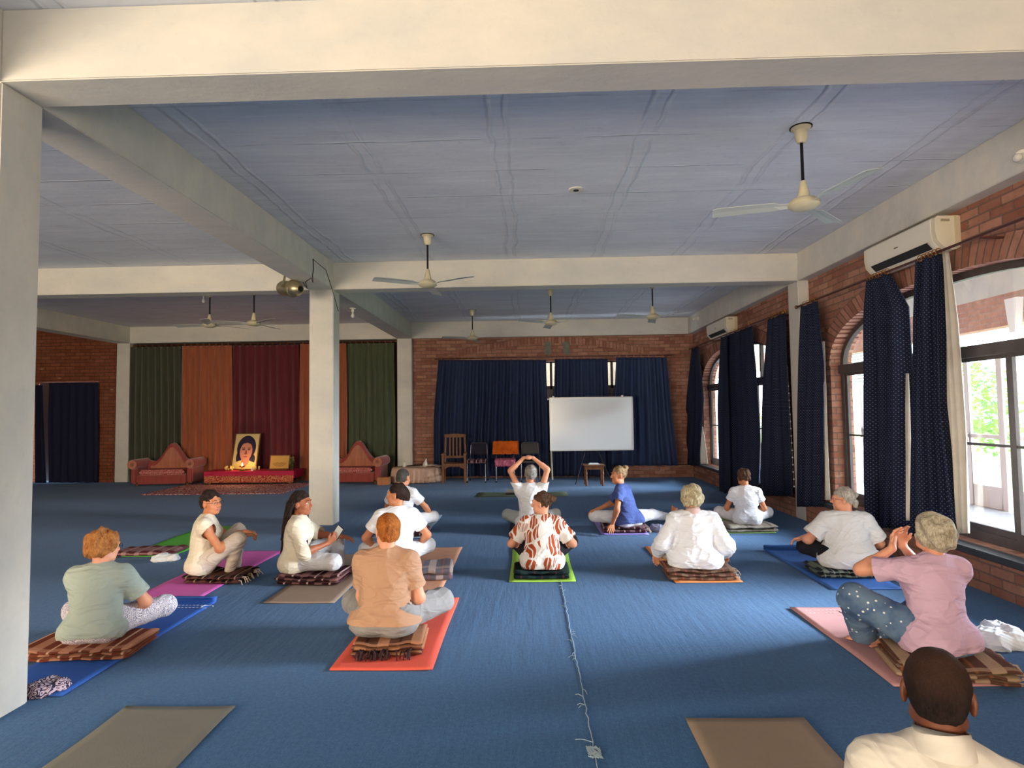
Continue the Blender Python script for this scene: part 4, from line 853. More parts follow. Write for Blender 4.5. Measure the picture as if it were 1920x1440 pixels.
ymat(2.52, 3.15, 7.61, 8.93, (150, 190, 110), 'pale green mat by the wall under the slim dark-haired woman')
ymat(2.64, 3.26, 5.25, 6.86, (44, 96, 170), 'blue mat with a rolled-up far edge near the window ledge', roll=4)
mp_ = ymat(2.07, 2.72, 3.455, 4.78, (190, 140, 140), 'dusty pink mat at the right under the woman in lilac')
def emblem(par, x, y, s, m, seed):
    rnd = random.Random(seed); mb = MB()
    for r in range(2):
        for i in range(9):
            xx = x-0.1*s+i*0.026*s; mb.box(xx, xx+0.014*s, y+r*0.05*s, y+r*0.05*s+0.004*s*rnd.uniform(1, 3), 0.0115, 0.0125)
    mb.tube([(x+0.15*s+0.04*s*math.cos(a), y+0.02*s+0.03*s*math.sin(a), 0.0125) for a in np.linspace(0, 5, 14)], 0.0022*s, 5)
    mb.build('printed_emblem', m, par)
emblem(mb_, 0.08, 0.62, 1.2, mat('print_white', (214, 222, 236), 0.6), 1); emblem(mp_, -0.12, 0.52, 1.2, mat('print_pale', (214, 186, 186), 0.6), 2)

# ---------------------------------------------------------------- folded blankets
def blanket(cx, cy, w, d, h, layers, m, lab, rz=0.0, sag=0.0, seed=0, fringe=None, z0=0.012, grp='folded blankets used as seats', sagx=0.0):
    rnd = random.Random(seed); t = None; lh = h/layers
    V = []; F = []; U = []
    for L in range(layers):
        ox, oy = rnd.uniform(-.015, .015), rnd.uniform(-.012, .012); ww, dd = w*rnd.uniform(.93, 1.0), d*rnd.uniform(.93, 1.0); ph = rnd.uniform(0, 6)
        NX, NR = 26, 24; n0 = len(V)
        for i in range(NX+1):
            e = abs(2*i/NX-1); sq = (1-max(0, e-0.93)/0.07*0.5)
            x = ox-ww/2+ww*i/NX
            for j in range(NR):
                th = 2*math.pi*j/NR; cx_, sz = math.cos(th), math.sin(th)
                yy = math.copysign(abs(cx_)**0.35, cx_)*dd/2*(1-0.06*(1-sq)); zz = math.copysign(abs(sz)**0.6, sz)*lh/2*sq
                zc = z0+lh*(L+0.5)
                u = (x-sagx)/(0.30*w+1e-6); dip = sag*math.exp(-u*u)*(L+1)/layers if sag else 0
                wob = 0.004*math.sin(x*17+ph+yy*9)+0.003*math.sin(x*41+ph*2)
                V.append((x, oy+yy+wob, zc+zz*(1-0.15*dip/ max(h, .01))-dip*(0.5+0.5*math.copysign(1, sz))*0.9+wob*0.8*(1 if L else (1 if sz > 0 else 0)))); U.append((x+L*0.07, j/NR*2*(dd+lh)))
        for i in range(NX):
            for j in range(NR): a = n0+i*NR+j; b = n0+i*NR+(j+1) % NR; F.append((a, b, b+NR, a+NR))
        F.append(tuple(n0+j for j in range(NR-1, -1, -1))); F.append(tuple(n0+NX*NR+j for j in range(NR)))
    me = bpy.data.meshes.new('folded_blanket'); me.from_pydata(V, [], F); lay = me.uv_layers.new(name='UVMap')
    for l in me.loops: lay.data[l.index].uv = U[l.vertex_index]
    me.polygons.foreach_set('use_smooth', [len(p.vertices) == 4 for p in me.polygons]); me.materials.append(m)
    o = bpy.data.objects.new('folded_blanket', me); col.objects.link(o); o.location = (cx, cy, 0); o.rotation_euler.z = rz; tag(o, lab, 'blanket', grp)
    if fringe:
        fm, side = fringe; mb = MB()
        for i in range(46 if side == 'front' else 22):
            q = rnd.random()
            if side == 'front': x = -w/2*0.8+w*0.75*q; y = -d/2; dirx, diry = rnd.uniform(-.015, .015), -rnd.uniform(.02, .06)
            else: x = w/2; y = rnd.uniform(-d/2, d/2); dirx, diry = rnd.uniform(.02, .05), rnd.uniform(-.01, .01)
            z = z0+rnd.uniform(.2, .8)*h*(0.6 if side == 'front' else 1)
            mb.tube([(x-dirx*.4, y-diry*.4, z), (x+dirx*.5, y+diry*.5, z), (x+dirx, y+diry, max(0.014, z-rnd.uniform(.02, .05)))], 0.005 if side == 'front' else 0.0035, 5)
        mb.build('fringe', fm, o)
    return o
PK = plaid('plaid_dark', (44, 30, 32), (110, 70, 62), (190, 160, 130)); PR = plaid('plaid_rust', (120, 62, 46), (206, 150, 122), (226, 190, 160), 0.2)
PG = plaid('plaid_green_grey', (38, 46, 50), (140, 150, 140), (170, 180, 170), 0.14); PGR = plaid('plaid_grey_rose', (96, 92, 104), (180, 160, 150), (150, 90, 90), 0.2); PDG = plaid('plaid_black_green', (22, 34, 40), (44, 66, 64), (90, 50, 60), 0.2)
PBE = plaid('plaid_beige', (150, 140, 128), (190, 180, 166), (90, 84, 84), 0.3); PBR = plaid('plaid_mid_brown', (104, 78, 66), (156, 126, 108), (176, 96, 80), 0.17)
FRD = mat('fringe_dark', (54, 34, 40), 0.9, var=0.5, vscale=30); FRL = mat('fringe_light', (196, 176, 156), 0.9)
BL = 'folded blankets used as seats'
blanket(-3.02, 3.96, 0.74, 0.40, 0.085, 3, PR, 'rust and cream plaid blanket stack at the foot of the left column', R_(4), 0.02, 1)
blanket(-3.02, 5.66, 0.60, 0.40, 0.085, 2, PK, 'dark brown plaid blanket under the woman in glasses', R_(-3), 0.02, 2, (FRL, 'side'))
blanket(-2.07, 5.62, 0.62, 0.40, 0.105, 3, plaid('plaid_cherry', (52, 26, 30), (150, 108, 106), (214, 180, 180), 0.22), 'black and pink plaid blankets under the woman with locs', R_(-4), 0.02, 3)
blanket(-0.955, 4.02, 0.48, 0.36, 0.10, 3, plaid('plaid_tan', (96, 62, 46), (196, 140, 106), (60, 36, 40), 0.22), 'brown and tan plaid blankets with a tangled dark fringe on the coral mat', R_(4), 0.02, 4, (FRD, 'front'))
blanket(-0.98, 5.72, 0.44, 0.38, 0.125, 2, PGR, 'grey and rose plaid blankets on the salmon mat', R_(6), 0.0, 5)
blanket(-1.62, 7.68, 0.56, 0.36, 0.09, 2, PM, 'maroon plaid blanket under the person with cropped hair', R_(0), 0.01, 6)
blanket(0.03, 7.72, 0.50, 0.34, 0.07, 2, mat('teal_blanket', (34, 74, 78), 0.9, var=0.2), 'dark teal blanket under the woman with raised arms', 0, 0.01, 7)
blanket(0.11, 5.73, 0.56, 0.36, 0.09, 2, PDG, 'black-green plaid blanket under the woman in the leaf-print blouse', R_(0), 0.02, 8)
blanket(1.235, 7.83, 0.60, 0.38, 0.085, 2, PM, 'maroon plaid blanket on the lilac mat', R_(-2), 0.01, 9, (FRL, 'side'))
blanket(1.60, 5.68, 0.64, 0.36, 0.105, 3, PBR, 'brown plaid blankets under the curly-haired woman in white', R_(-3), 0.025, 10, (FRL, 'side'))
blanket(2.86, 7.82, 0.66, 0.42, 0.09, 2, PBE, 'pale beige blanket under the slim dark-haired woman by the wall', R_(2), 0.01, 11)
blanket(3.03, 5.73, 0.66, 0.38, 0.085, 2, PG, 'green-grey checked blanket under the grey-haired woman with the bun', R_(-1), 0.02, 12, (FRD, 'side'))
blanket(2.50, 3.66, 0.64, 0.40, 0.10, 3, plaid('plaid_ochre', (96, 66, 54), (200, 170, 140), (150, 90, 60), 0.22), 'ochre and brown plaid blankets on the dusty pink mat', R_(-14), 0.02, 13, (FRL, 'side'))
blanket(-4.42, 6.75, 0.70, 0.36, 0.05, 1, plaid('plaid_rose', (96, 56, 60), (190, 150, 150), (120, 40, 50), 0.15), 'flat unused rose plaid blanket at the near end of the green mat', R_(3), 0, 14, grp='unused blankets')
# ---------------------------------------------------------------- people: implicit surfaces turned into one continuous skin each
V3 = lambda *a: np.array(a, dtype=float)
def nrm(v): v = np.asarray(v, float); return v/(np.linalg.norm(v)+1e-9)
def cone(a, b, ra, rb, k=0.02, tag_=''): return ('c', V3(*a), V3(*b), ra, rb, k, tag_)
def ell(c, r, k=0.03, tag_='', M=None): return ('e', V3(*c), V3(*r), None, None, k, tag_, M)
def grow(p, d, k=None):
    if p[0] == 'c': return ('c', p[1], p[2], p[3]+d, p[4]+d, k or p[5], p[6])
    return ('e', p[1], p[2]+d, None, None, k or p[5], p[6], p[7])
def peval(p, X, Y, Z):
    if p[0] == 'c':
        a, b, ra, rb = p[1], p[2], p[3], p[4]; ba = b-a; L = ba.dot(ba)+1e-12
        x, y, z = X-a[0], Y-a[1], Z-a[2]; t = np.clip((x*ba[0]+y*ba[1]+z*ba[2])/L, 0, 1)
        return np.sqrt((x-t*ba[0])**2+(y-t*ba[1])**2+(z-t*ba[2])**2)-(ra+(rb-ra)*t)
    c, r, M = p[1], p[2], p[7]; x, y, z = X-c[0], Y-c[1], Z-c[2]
    if M is not None: x, y, z = M[0, 0]*x+M[1, 0]*y+M[2, 0]*z, M[0, 1]*x+M[1, 1]*y+M[2, 1]*z, M[0, 2]*x+M[1, 2]*y+M[2, 2]*z
    k0 = np.sqrt((x/r[0])**2+(y/r[1])**2+(z/r[2])**2); k1 = np.sqrt((x/r[0]**2)**2+(y/r[1]**2)**2+(z/r[2]**2)**2)
    return k0*(k0-1)/(k1+1e-6)
def pbox(p):
    if p[0] == 'c': r = max(p[3], p[4]); return np.minimum(p[1], p[2])-r, np.maximum(p[1], p[2])+r
    r = max(p[2]) if p[7] is not None else p[2]; return p[1]-r, p[1]+r
def field_pts(prims, P):
    d = np.full(len(P), 0.2)
    for p in prims:
        di = peval(p, P[:, 0], P[:, 1], P[:, 2]); k = p[5]; h = np.clip(0.5+0.5*(d-di)/k, 0, 1); d = d*(1-h)+di*h-k*h*(1-h)
    return d
def sdf_mesh(prims, vox, subs=(), disp=None, lo=None, hi=None, cutfield=None):
    bs = [pbox(p) for p in prims]; lo_ = np.min([b[0] for b in bs], 0)-4*vox; hi_ = np.max([b[1] for b in bs], 0)+4*vox
    if lo is not None: lo_ = np.maximum(lo_, lo)
    if hi is not None: hi_ = np.minimum(hi_, hi)
    n = np.maximum(4, np.ceil((hi_-lo_)/vox).astype(int)); ax = [(lo_[i]+vox*np.arange(n[i])).astype(np.float32) for i in range(3)]
    D = np.full(n, 0.2, np.float32)
    def win(b, m):
        s = []
        for i in range(3):
            a = int(max(0, math.floor((b[0][i]-m-lo_[i])/vox))); e = int(min(n[i], math.ceil((b[1][i]+m-lo_[i])/vox)+1)); s.append(slice(a, max(a, e)))
        return tuple(s), (ax[0][s[0]][:, None, None], ax[1][s[1]][None, :, None], ax[2][s[2]][None, None, :])
    for p, b in zip(prims, bs):
        k = p[5]; s, (X, Y, Z) = win(b, k+2.5*vox)
        if D[s].size == 0: continue
        di = peval(p, X, Y, Z).astype(np.float32); d = D[s]; h = np.clip(0.5+0.5*(d-di)/k, 0, 1); D[s] = d*(1-h)+di*h-k*h*(1-h)
    for p in subs:
        s, (X, Y, Z) = win(pbox(p), 2*vox); di = peval(p, X, Y, Z).astype(np.float32); k = p[5]; d = D[s]; h = np.clip(0.5-0.5*(d+di)/k, 0, 1); D[s] = d*(1-h)-di*h+k*h*(1-h)
    if cutfield is not None:
        X, Y, Z = ax[0][:, None, None], ax[1][None, :, None], ax[2][None, None, :]; D = np.maximum(D, cutfield(X, Y, Z).astype(np.float32))
    if disp is not None:
        X, Y, Z = ax[0][:, None, None], ax[1][None, :, None], ax[2][None, None, :]; D = D-disp(X, Y, Z).astype(np.float32)*(np.abs(D) < 0.05)
    return nets(D, lo_, vox)
def nets(D, lo, vox):
    S = D < 0; n = D.shape
    c = np.zeros((n[0]-1, n[1]-1, n[2]-1), np.int8); offs = [(i, j, k) for i in (0, 1) for j in (0, 1) for k in (0, 1)]
    for i, j, k in offs: c += S[i:n[0]-1+i, j:n[1]-1+j, k:n[2]-1+k]
    act = (c > 0) & (c < 8); I = np.argwhere(act); idx = np.full(act.shape, -1, np.int64); idx[act] = np.arange(len(I))
    vals = {o: D[I[:, 0]+o[0], I[:, 1]+o[1], I[:, 2]+o[2]] for o in offs}; acc = np.zeros((len(I), 3)); cnt = np.zeros(len(I))
    for o in offs:
        for a in range(3):
            if o[a]: continue
            q = list(o); q[a] = 1; q = tuple(q); d0, d1 = vals[o], vals[q]; m = (d0 < 0) != (d1 < 0)
            t = np.where(m, d0/np.where(m, d0-d1, 1), 0)
            for b in range(3): acc[:, b] += np.where(m, (t if b == a else o[b]), 0)
            cnt += m
    P = (I+acc/cnt[:, None])*vox+lo; F = []
    for a in range(3):
        b, c_ = (a+1) % 3, (a+2) % 3
        sl0 = [slice(1, n[i]-1) for i in range(3)]; sl1 = list(sl0); sl0[a] = slice(0, n[a]-1); sl1[a] = slice(1, n[a])
        s0, s1 = S[tuple(sl0)], S[tuple(sl1)]; E = np.argwhere(s0 != s1)
        if len(E) == 0: continue
        base = E.copy(); base[:, b] += 1; base[:, c_] += 1; inside = s0[E[:, 0], E[:, 1], E[:, 2]]
        def cell(db, dc): q = base.copy(); q[:, b] += db; q[:, c_] += dc; return idx[q[:, 0], q[:, 1], q[:, 2]]
        A, B, C, Dd = cell(-1, -1), cell(0, -1), cell(0, 0), cell(-1, 0); f = np.stack([A, B, C, Dd], 1); f[~inside] = f[~inside][:, ::-1]; F.append(f)
    F = np.concatenate(F) if F else np.zeros((0, 4), int); F = F[(F >= 0).all(1)]
    return P, F
def relax(P, F, it=1, w=0.5):
    for _ in range(it):
        acc = np.zeros_like(P); cnt = np.zeros(len(P))
        for a, b in ((0, 1), (1, 2), (2, 3), (3, 0)):
            np.add.at(acc, F[:, a], P[F[:, b]]); np.add.at(acc, F[:, b], P[F[:, a]]); np.add.at(cnt, F[:, a], 1); np.add.at(cnt, F[:, b], 1)
        m = cnt > 0; P = P.copy(); P[m] = P[m]*(1-w)+w*acc[m]/cnt[m][:, None]
    return P
def np_obj(name, P, F, m, parent=None):
    me = bpy.data.meshes.new(name); me.vertices.add(len(P)); me.vertices.foreach_set('co', P.astype(np.float32).ravel())
    me.loops.add(F.size); me.loops.foreach_set('vertex_index', F.astype(np.int32).ravel()); me.polygons.add(len(F)); me.polygons.foreach_set('loop_start', (np.arange(len(F))*4).astype(np.int32))
    try: me.polygons.foreach_set('loop_total', np.full(len(F), 4, np.int32))
    except Exception: pass
    me.polygons.foreach_set('use_smooth', np.ones(len(F), bool)); me.update(calc_edges=True); me.validate(); me.materials.append(m)
    o = bpy.data.objects.new(name, me); col.objects.link(o)
    if parent is not None: o.parent = parent
    return o
def opencut(P, F, cuts):
    """drop faces on the far side of each cut and pull the rim onto it; cuts = [(fn(P)->value, normal)]"""
    for fn, nn in cuts:
        v = fn(P); keep = ~(v[F] > 0).all(1); F = F[keep]; m = v > 0; used = np.zeros(len(P), bool); used[F.ravel()] = True; m &= used
        P = P.copy(); P[m] -= v[m][:, None]*nn
    u = np.unique(F); mp = np.full(len(P), -1); mp[u] = np.arange(len(u)); return P[u], mp[F]
def ik(a, c, L1, L2, pole):
    a, c, pole = V3(*a), V3(*c), V3(*pole); v = c-a; d = np.linalg.norm(v); n = v/d
    if d > L1+L2-0.004: d = L1+L2-0.004; c = a+n*d
    if d < abs(L1-L2)+0.02: d = abs(L1-L2)+0.02; c = a+n*d
    x = (L1*L1-L2*L2+d*d)/(2*d); h = math.sqrt(max(0, L1*L1-x*x)); p = pole-n*pole.dot(n); return a+n*x+nrm(p)*h, c
def rotm(yaw, pitch=0, roll=0): # local head frame: x right, y forward, z up; +yaw turns right, +pitch looks down, +roll tilts right
    y, p, r = -R_(yaw), -R_(pitch), R_(roll)
    Rz = np.array([[math.cos(y), -math.sin(y), 0], [math.sin(y), math.cos(y), 0], [0, 0, 1]]); Rx = np.array([[1, 0, 0], [0, math.cos(p), -math.sin(p)], [0, math.sin(p), math.cos(p)]]); Ry = np.array([[math.cos(r), 0, math.sin(r)], [0, 1, 0], [-math.sin(r), 0, math.cos(r)]])
    return Rz@Rx@Ry
def hand(W, d, n, curl=0.35, k=0.006, spread=1.0, sc_=1.0, side=1):
    """W wrist, d towards fingertips, n back of the hand; side +1 thumb on d x n side"""
    d = nrm(d); n = nrm(n-d*np.dot(n, d)); s = np.cross(d, n)*side; W = V3(*W); out = []; z = sc_
    for i, (o, l, lp) in enumerate(((0.027, 0.036, 0.084), (0.009, 0.042, 0.088), (-0.009, 0.039, 0.084), (-0.026, 0.030, 0.076))):
        kn = W+d*lp*z+s*o*z*spread; out.append(cone(W+s*o*0.5*z, kn, 0.015*z, 0.0115*z, 0.012, 'hand'))
        a1 = curl*(1+0.12*i); d1 = d*math.cos(a1)-n*math.sin(a1)+s*(o*2.2*(spread-0.6)); d1 = nrm(d1); a2 = a1*2.3; d2 = nrm(d*math.cos(a2)-n*math.sin(a2)); m1 = kn+d1*l*z; m2 = m1+d2*l*0.85*z
        out.append(cone(kn, m1, 0.0095*z, 0.0085*z, k, 'hand')); out.append(cone(m1, m2, 0.0085*z, 0.0068*z, k, 'hand'))
    t0 = W+d*0.025*z+s*0.016*z; t1 = t0+(s*0.7+d*0.7-n*0.25)*0.040*z; t2 = t1+(s*0.25+d*0.95-n*0.3)*0.030*z
    out += [cone(t0, t1, 0.014*z, 0.0105*z, 0.008, 'hand'), cone(t1, t2, 0.0102*z, 0.008*z, k, 'hand')]
    return out
def foot(A, d, up, z=1.0):
    d = nrm(d); up = nrm(up-d*np.dot(up, d)); s = np.cross(d, up); A = V3(*A)
    out = [cone(A, A-d*0.03*z-up*0.045*z, 0.034*z, 0.030*z, 0.02, 'foot')]
    for o in (-1, 1): out.append(cone(A-up*0.012*z, A+d*0.125*z-up*0.052*z+s*o*0.02*z, 0.034*z, 0.020*z, 0.02, 'foot'))
    for i in range(5):
        o = -0.036+0.018*i; out.append(cone(A+d*(0.12)*z-up*0.054*z+s*o*z, A+d*(0.165-0.006*abs(i))*z-up*0.058*z+s*o*1.1*z, 0.012*z, (0.013 if i == 0 else 0.009)*z, 0.006, 'foot'))
    return out
WHITE_EYE = mat('eye_white', (232, 228, 222), 0.25, spec=0.6); IRIS = mat('eye_iris', (40, 26, 20), 0.2, spec=0.6)
def wrinkles(seed, amp, f=1.0):
    rs = np.random.RandomState(seed); W = [(rs.uniform(-1, 1, 3), rs.uniform(0, 6.28), rs.uniform(-1, 1, 3), rs.uniform(0, 6.28), rs.uniform(22, 60)*f) for _ in range(6)]
    def fn(X, Y, Z):
        out = 0.0
        for i, (d, p, e, q, fr) in enumerate(W):
            d = d*np.array([1, 1, 0.55 if i % 2 else 1.6]); wob = np.sin((X*e[0]+Y*e[1]+Z*e[2])*14+q)*1.6
            s = np.sin((X*d[0]+Y*d[1]+Z*d[2])*fr+p+wob); out = out+(1-np.abs(s))**3
        return amp*(out/2.2-0.5)
    return fn
def person(label, base, heading, top=0.85, seat=0.09, s=1.0, wt=1.0, lean=0.05, side=0.0, twist=0.0, head=(0, 0, 0), hoff=(0, 0.02), arms=None, legs=None, shirt=None, pants=None, hair=None, skin=None, glasses=False, vox=0.006, female=True, upper=False, sw=0.152, smile=False, barefoot=True, feet=None, hands_c=None, extra=None, face=True, group='people seated on the carpet'):
    seat /= s; vox /= s
    H = seat; th = min(1.0, max(0.76, ((top-seat*s)/s-0.262)/0.595))
    P0 = V3(0, 0, H+0.10); P1 = V3(side*.3, lean*.25-0.012, H+0.27*th+0.012*(1-th)); P2 = V3(side*.7, lean*.72, H+0.44*th); P3 = V3(side, lean*1.0, H+0.595*th)
    tw = rotm(twist); ax = tw@V3(1, 0, 0); fw = tw@V3(0, 1, 0); axh = (rotm(twist*.4))@V3(1, 0, 0)
    HC = P3+V3(0, hoff[1], 0.137)+ax*hoff[0]; HM = rotm(*head)
    hp = lambda x, y, z: HC+HM@V3(x, y, z)
    fwd = V3(0, 1, 0); Mt = rotm(twist*.7); Mt2 = tw
    body, w = [], wt
    # torso
    T = [ell(P0+V3(0, 0.0, -0.005), (0.158*w, 0.118*w, 0.112), 0.05, 'hip'), ell(P0+V3(0.082*w, -0.035, -0.035), (0.098*w, 0.098*w, 0.078), 0.04, 'hip'), ell(P0+V3(-0.082*w, -0.035, -0.035), (0.098*w, 0.098*w, 0.078), 0.04, 'hip'),
         ell(P1, (0.132*w, 0.098*w, 0.13), 0.06, 'torso', rotm(twist*.4)), ell((P1+P2)/2+V3(0, 0.0, 0.01), (0.135*(w*.6+.4), 0.098*(w*.7+.3), 0.12), 0.06, 'torso', Mt), ell(P2+fw*(-0.005), (0.150*(w*.6+.4), 0.105*(w*.6+.4), 0.135), 0.05, 'torso', Mt2)]
    if female: T += [ell(P2+fw*0.075+ax*sx*0.068+V3(0, 0, -0.02), (0.062*w, 0.058*w, 0.058*w), 0.04, 'torso') for sx in (-1, 1)]
    if wt > 1.15: T += [ell(P1+fw*0.05+V3(0, 0, -0.03), (0.13*w, 0.10*w, 0.11), 0.05, 'torso')]
    SH = {}
    for sx in (-1, 1):
        shp = P2+ax*sx*sw*(w*.35+.65)+V3(0, 0, 0.092*th)-fw*0.008; SH[sx] = shp
        T += [cone(P3+V3(0, -0.01, -0.01)+ax*sx*0.03, shp+V3(0, 0, -0.004), 0.044, 0.044*(w*.5+.5), 0.035, 'torso'), cone(P2+V3(0, 0, 0.05), shp-V3(0, 0, 0.03), 0.075, 0.052*(w*.6+.4), 0.05, 'torso')]
    nk = cone(P3+V3(0, -0.012, -0.03), HC+HM@V3(0, -0.022, -0.045), 0.052*(w*.4+.6), 0.047*(w*.4+.6), 0.025, 'neck')
    body += T+[nk]
    # head
    Hd = [ell(hp(0, -0.014, 0.032), (0.074, 0.092, 0.086), 0.02, 'head', HM), ell(hp(0, 0.028, -0.030), (0.058, 0.064, 0.080), 0.03, 'head', HM), ell(hp(0, 0.066, -0.088), (0.026, 0.022, 0.020), 0.025, 'head', HM),
          cone(hp(0, 0.088, 0.018), hp(0, 0.106, -0.020), 0.008, 0.0125, 0.012, 'head'), ell(hp(0.012, 0.096, -0.024), (0.008, 0.009, 0.007), 0.006, 'head'), ell(hp(-0.012, 0.096, -0.024), (0.008, 0.009, 0.007), 0.006, 'head'),
          cone(hp(-0.036, 0.078, 0.032), hp(0.036, 0.078, 0.032), 0.011, 0.011, 0.02, 'head'),
          ell(hp(0.038, 0.056, -0.028), (0.025, 0.022, 0.024), 0.02, 'head', HM), ell(hp(-0.038, 0.056, -0.028), (0.025, 0.022, 0.024), 0.02, 'head', HM),
          cone(hp(-0.018, 0.084, -0.056), hp(0.018, 0.084, -0.056), 0.0085, 0.0085, 0.008, 'head')]
    for sx in (-1, 1):
        EM = HM@rotm(sx*-14); Hd.append(ell(hp(sx*0.076, -0.006, -0.008), (0.009, 0.019, 0.032), 0.006, 'head', EM))
        Hd.append(ell(hp(sx*0.050, 0.03, -0.070), (0.016, 0.034, 0.018), 0.025, 'head', HM))
    body += Hd; subs = [ell(hp(sx*0.032, 0.097, 0.012), (0.016, 0.012, 0.010), 0.012, '', HM) for sx in (-1, 1)]
    # arms
    AR = {}
    arms = arms or {}
    for sx in (-1, 1):
        spec = arms.get(sx, {}); wr = spec.get('w', (sx*0.17, 0.24, H+0.13)); pole = spec.get('p', (sx*0.9, -0.55, -0.6))
        el, wr = ik(SH[sx], V3(*wr), 0.272, 0.245, pole); AR[sx] = (SH[sx], el, wr); q = (w*.6+.4)
        body += [cone(SH[sx], el, 0.046*q, 0.036*q, 0.03, 'uarm%d' % sx), cone(el, wr, 0.037*q, 0.0235*(w*.3+.7), 0.02, 'farm%d' % sx), cone(el+(wr-el)*0.1, el+(wr-el)*0.35, 0.038*q, 0.036*q, 0.02, 'farm%d' % sx)]
        hd = spec.get('h', nrm(wr-el)); hn = spec.get('n', (0, 0, 1)); body += hand(wr, V3(*hd), V3(*hn), spec.get('c', 0.4), side=-sx*1.0 if spec.get('flip') is None else spec['flip'], spread=spec.get('sp', 1.0))
    # legs
    LG = {}; lp_ = []
    legs = legs or {}
    if not upper:
        for sx in (-1, 1):
            spec = legs.get(sx, {}); an = spec.get('a', (sx*-0.07, 0.36+0.07*(sx > 0), 0.055)); pole = spec.get('p', (sx*0.9, 0.45, 0.30)); hipj = V3(sx*0.088, 0.02, H+0.095)
            an = V3(an[0], an[1], an[2]/s if an[2] > 0 else an[2]); kn, an = ik(hipj, an, 0.385, 0.375, pole); LG[sx] = (hipj, kn, an); q = (w*.7+.3)
            lp_ += [cone(hipj, kn, 0.086*q, 0.058*q, 0.04, 'thigh'), cone(kn, an, 0.056*q, 0.034, 0.025, 'shin'), cone(kn+(an-kn)*0.15, kn+(an-kn)*0.5, 0.053*q, 0.046*q, 0.03, 'shin')]
            fd = spec.get('f', (-sx*0.95, 0.15, -0.1)); fu = spec.get('u', (0, 0.5, 0.9)); body += foot(an, V3(*fd), V3(*fu))
        body += lp_
    P, F = sdf_mesh(body, vox, subs, lo=(V3(-9, -9, P0[2]-0.05) if upper else V3(-9, -9, 0.012/s)))
    P = relax(P, F, 1, 0.35)
    bo = np_obj('person', P, F, skin); bo.location = (base[0], base[1], 0); bo.rotation_euler.z = -R_(heading); bo.scale = (s, s, s); tag(bo, label, 'person', group)
    # eyes, brows, lips
    if face:
        for sx in (-1, 1):
            e = MB().ball(tuple(hp(sx*0.031, 0.0728, 0.011)), 0.0108, 12, 8).build('eye', WHITE_EYE, bo, smooth=True)
            MB().ball(tuple(hp(sx*0.031, 0.0785, 0.0105)), 0.0066, 10, 6).build('iris', IRIS, e, smooth=True)
            MB().tube([hp(sx*0.015, 0.0925, 0.034), hp(sx*0.032, 0.0905, 0.040), hp(sx*0.050, 0.078, 0.033)], [0.0018, 0.0024, 0.0014], 6).build('eyebrow', hair['m'] if hair else IRIS, bo, smooth=True)
        LP = mat('lip_'+skin.name, tuple(int(q) for q in (170, 88, 80)) if 'dark' not in skin.name else (120, 62, 54), 0.4)
        c_ = 0.010 if smile else 0.002
        MB().tube([hp(-0.026, 0.078, -0.056+c_), hp(-0.012, 0.0905, -0.0575), hp(0, 0.0935, -0.058), hp(0.012, 0.0905, -0.0575), hp(0.026, 0.078, -0.056+c_)], [0.002, 0.005, 0.0058, 0.005, 0.002], 8).build('lips', LP, bo, smooth=True)
        if smile: MB().tube([hp(-0.016, 0.0905, -0.0555), hp(0, 0.0965, -0.0575), hp(0.016, 0.0905, -0.0555)], [0.0015, 0.0035, 0.0015], 6).build('teeth', mat('teeth', (236, 232, 224), 0.3), bo, smooth=True)
    if glasses:
        g = MB()
        for sx in (-1, 1):
            pts = [hp(sx*0.033+0.021*math.cos(a), 0.104-0.006*abs(math.cos(a)), 0.010+0.015*math.sin(a)) for a in np.linspace(0, 6.283, 17)]; g.tube(pts, 0.0016, 5, cap=False)
            g.tube([hp(sx*0.054, 0.099, 0.014), hp(sx*0.080, 0.05, 0.014), hp(sx*0.083, -0.01, 0.004)], 0.0016, 5)
        g.tube([hp(-0.012, 0.104, 0.012), hp(0, 0.107, 0.014), hp(0.012, 0.104, 0.012)], 0.0016, 5); g.build('glasses', glasses, bo)
    # shirt
    if shirt:
        o = shirt.get('o', 0.010); frac = shirt.get('sl', 0.6); hem = H+shirt.get('hem', 0.02); lw = shirt.get('loose', 0.010); ps = []
        for p in T:
            ps.append(grow(p, o+(lw if p[6] == 'hip' else 0), max(p[5], 0.04)))
        cuts = []; torso = [grow(p, 0.0) for p in T]
        for sx in (-1, 1):
            a, e, wr = AR[sx]; q = (w*.6+.4); so = shirt.get('so', 0.012)
            if frac <= 1: E = a+(e-a)*frac; ps.append(cone(a, E+(e-a)*0.12, 0.046*q+o, (0.046-0.010*frac)*q+o+so, 0.035)); dr = nrm(e-a)
            else:
                f2 = frac-1; E = e+(wr-e)*f2; ps += [cone(a, e, 0.046*q+o, 0.038*q+o+so*.6, 0.035), cone(e, E+(wr-e)*0.10, 0.038*q+o+so*.6, (0.037-0.013*f2)*q+o+so, 0.03)]; dr = nrm(wr-e)
            if frac > 0.0:
                def fn(Q, E=E, dr=dr, e=e, frac=frac):
                    v = (Q-E)@dr; near = (0.12 if frac > 1 or frac < 0.3 else 0.20)-np.linalg.norm(Q-E, axis=1); dt = field_pts(torso, Q)-0.012-o
                    return np.minimum(np.minimum(v, near), dt)
                cuts.append((fn, dr))
        if 'tail' in shirt: # cloth resting over the lap / hanging low at the back
            for c_, r_ in shirt['tail']: ps.append(ell(P0+V3(*c_), r_, 0.05))
        hn = nrm(V3(0, -shirt.get('tilt', 0.35), -1)); hz = V3(0, -0.12, hem)
        cuts.append((lambda Q: (Q-hz)@hn, hn))
        if shirt.get('v'): pass
        disp = wrinkles(shirt.get('seed', 1), shirt.get('wr', 0.006)*0.85, shirt.get('wf', 0.62))
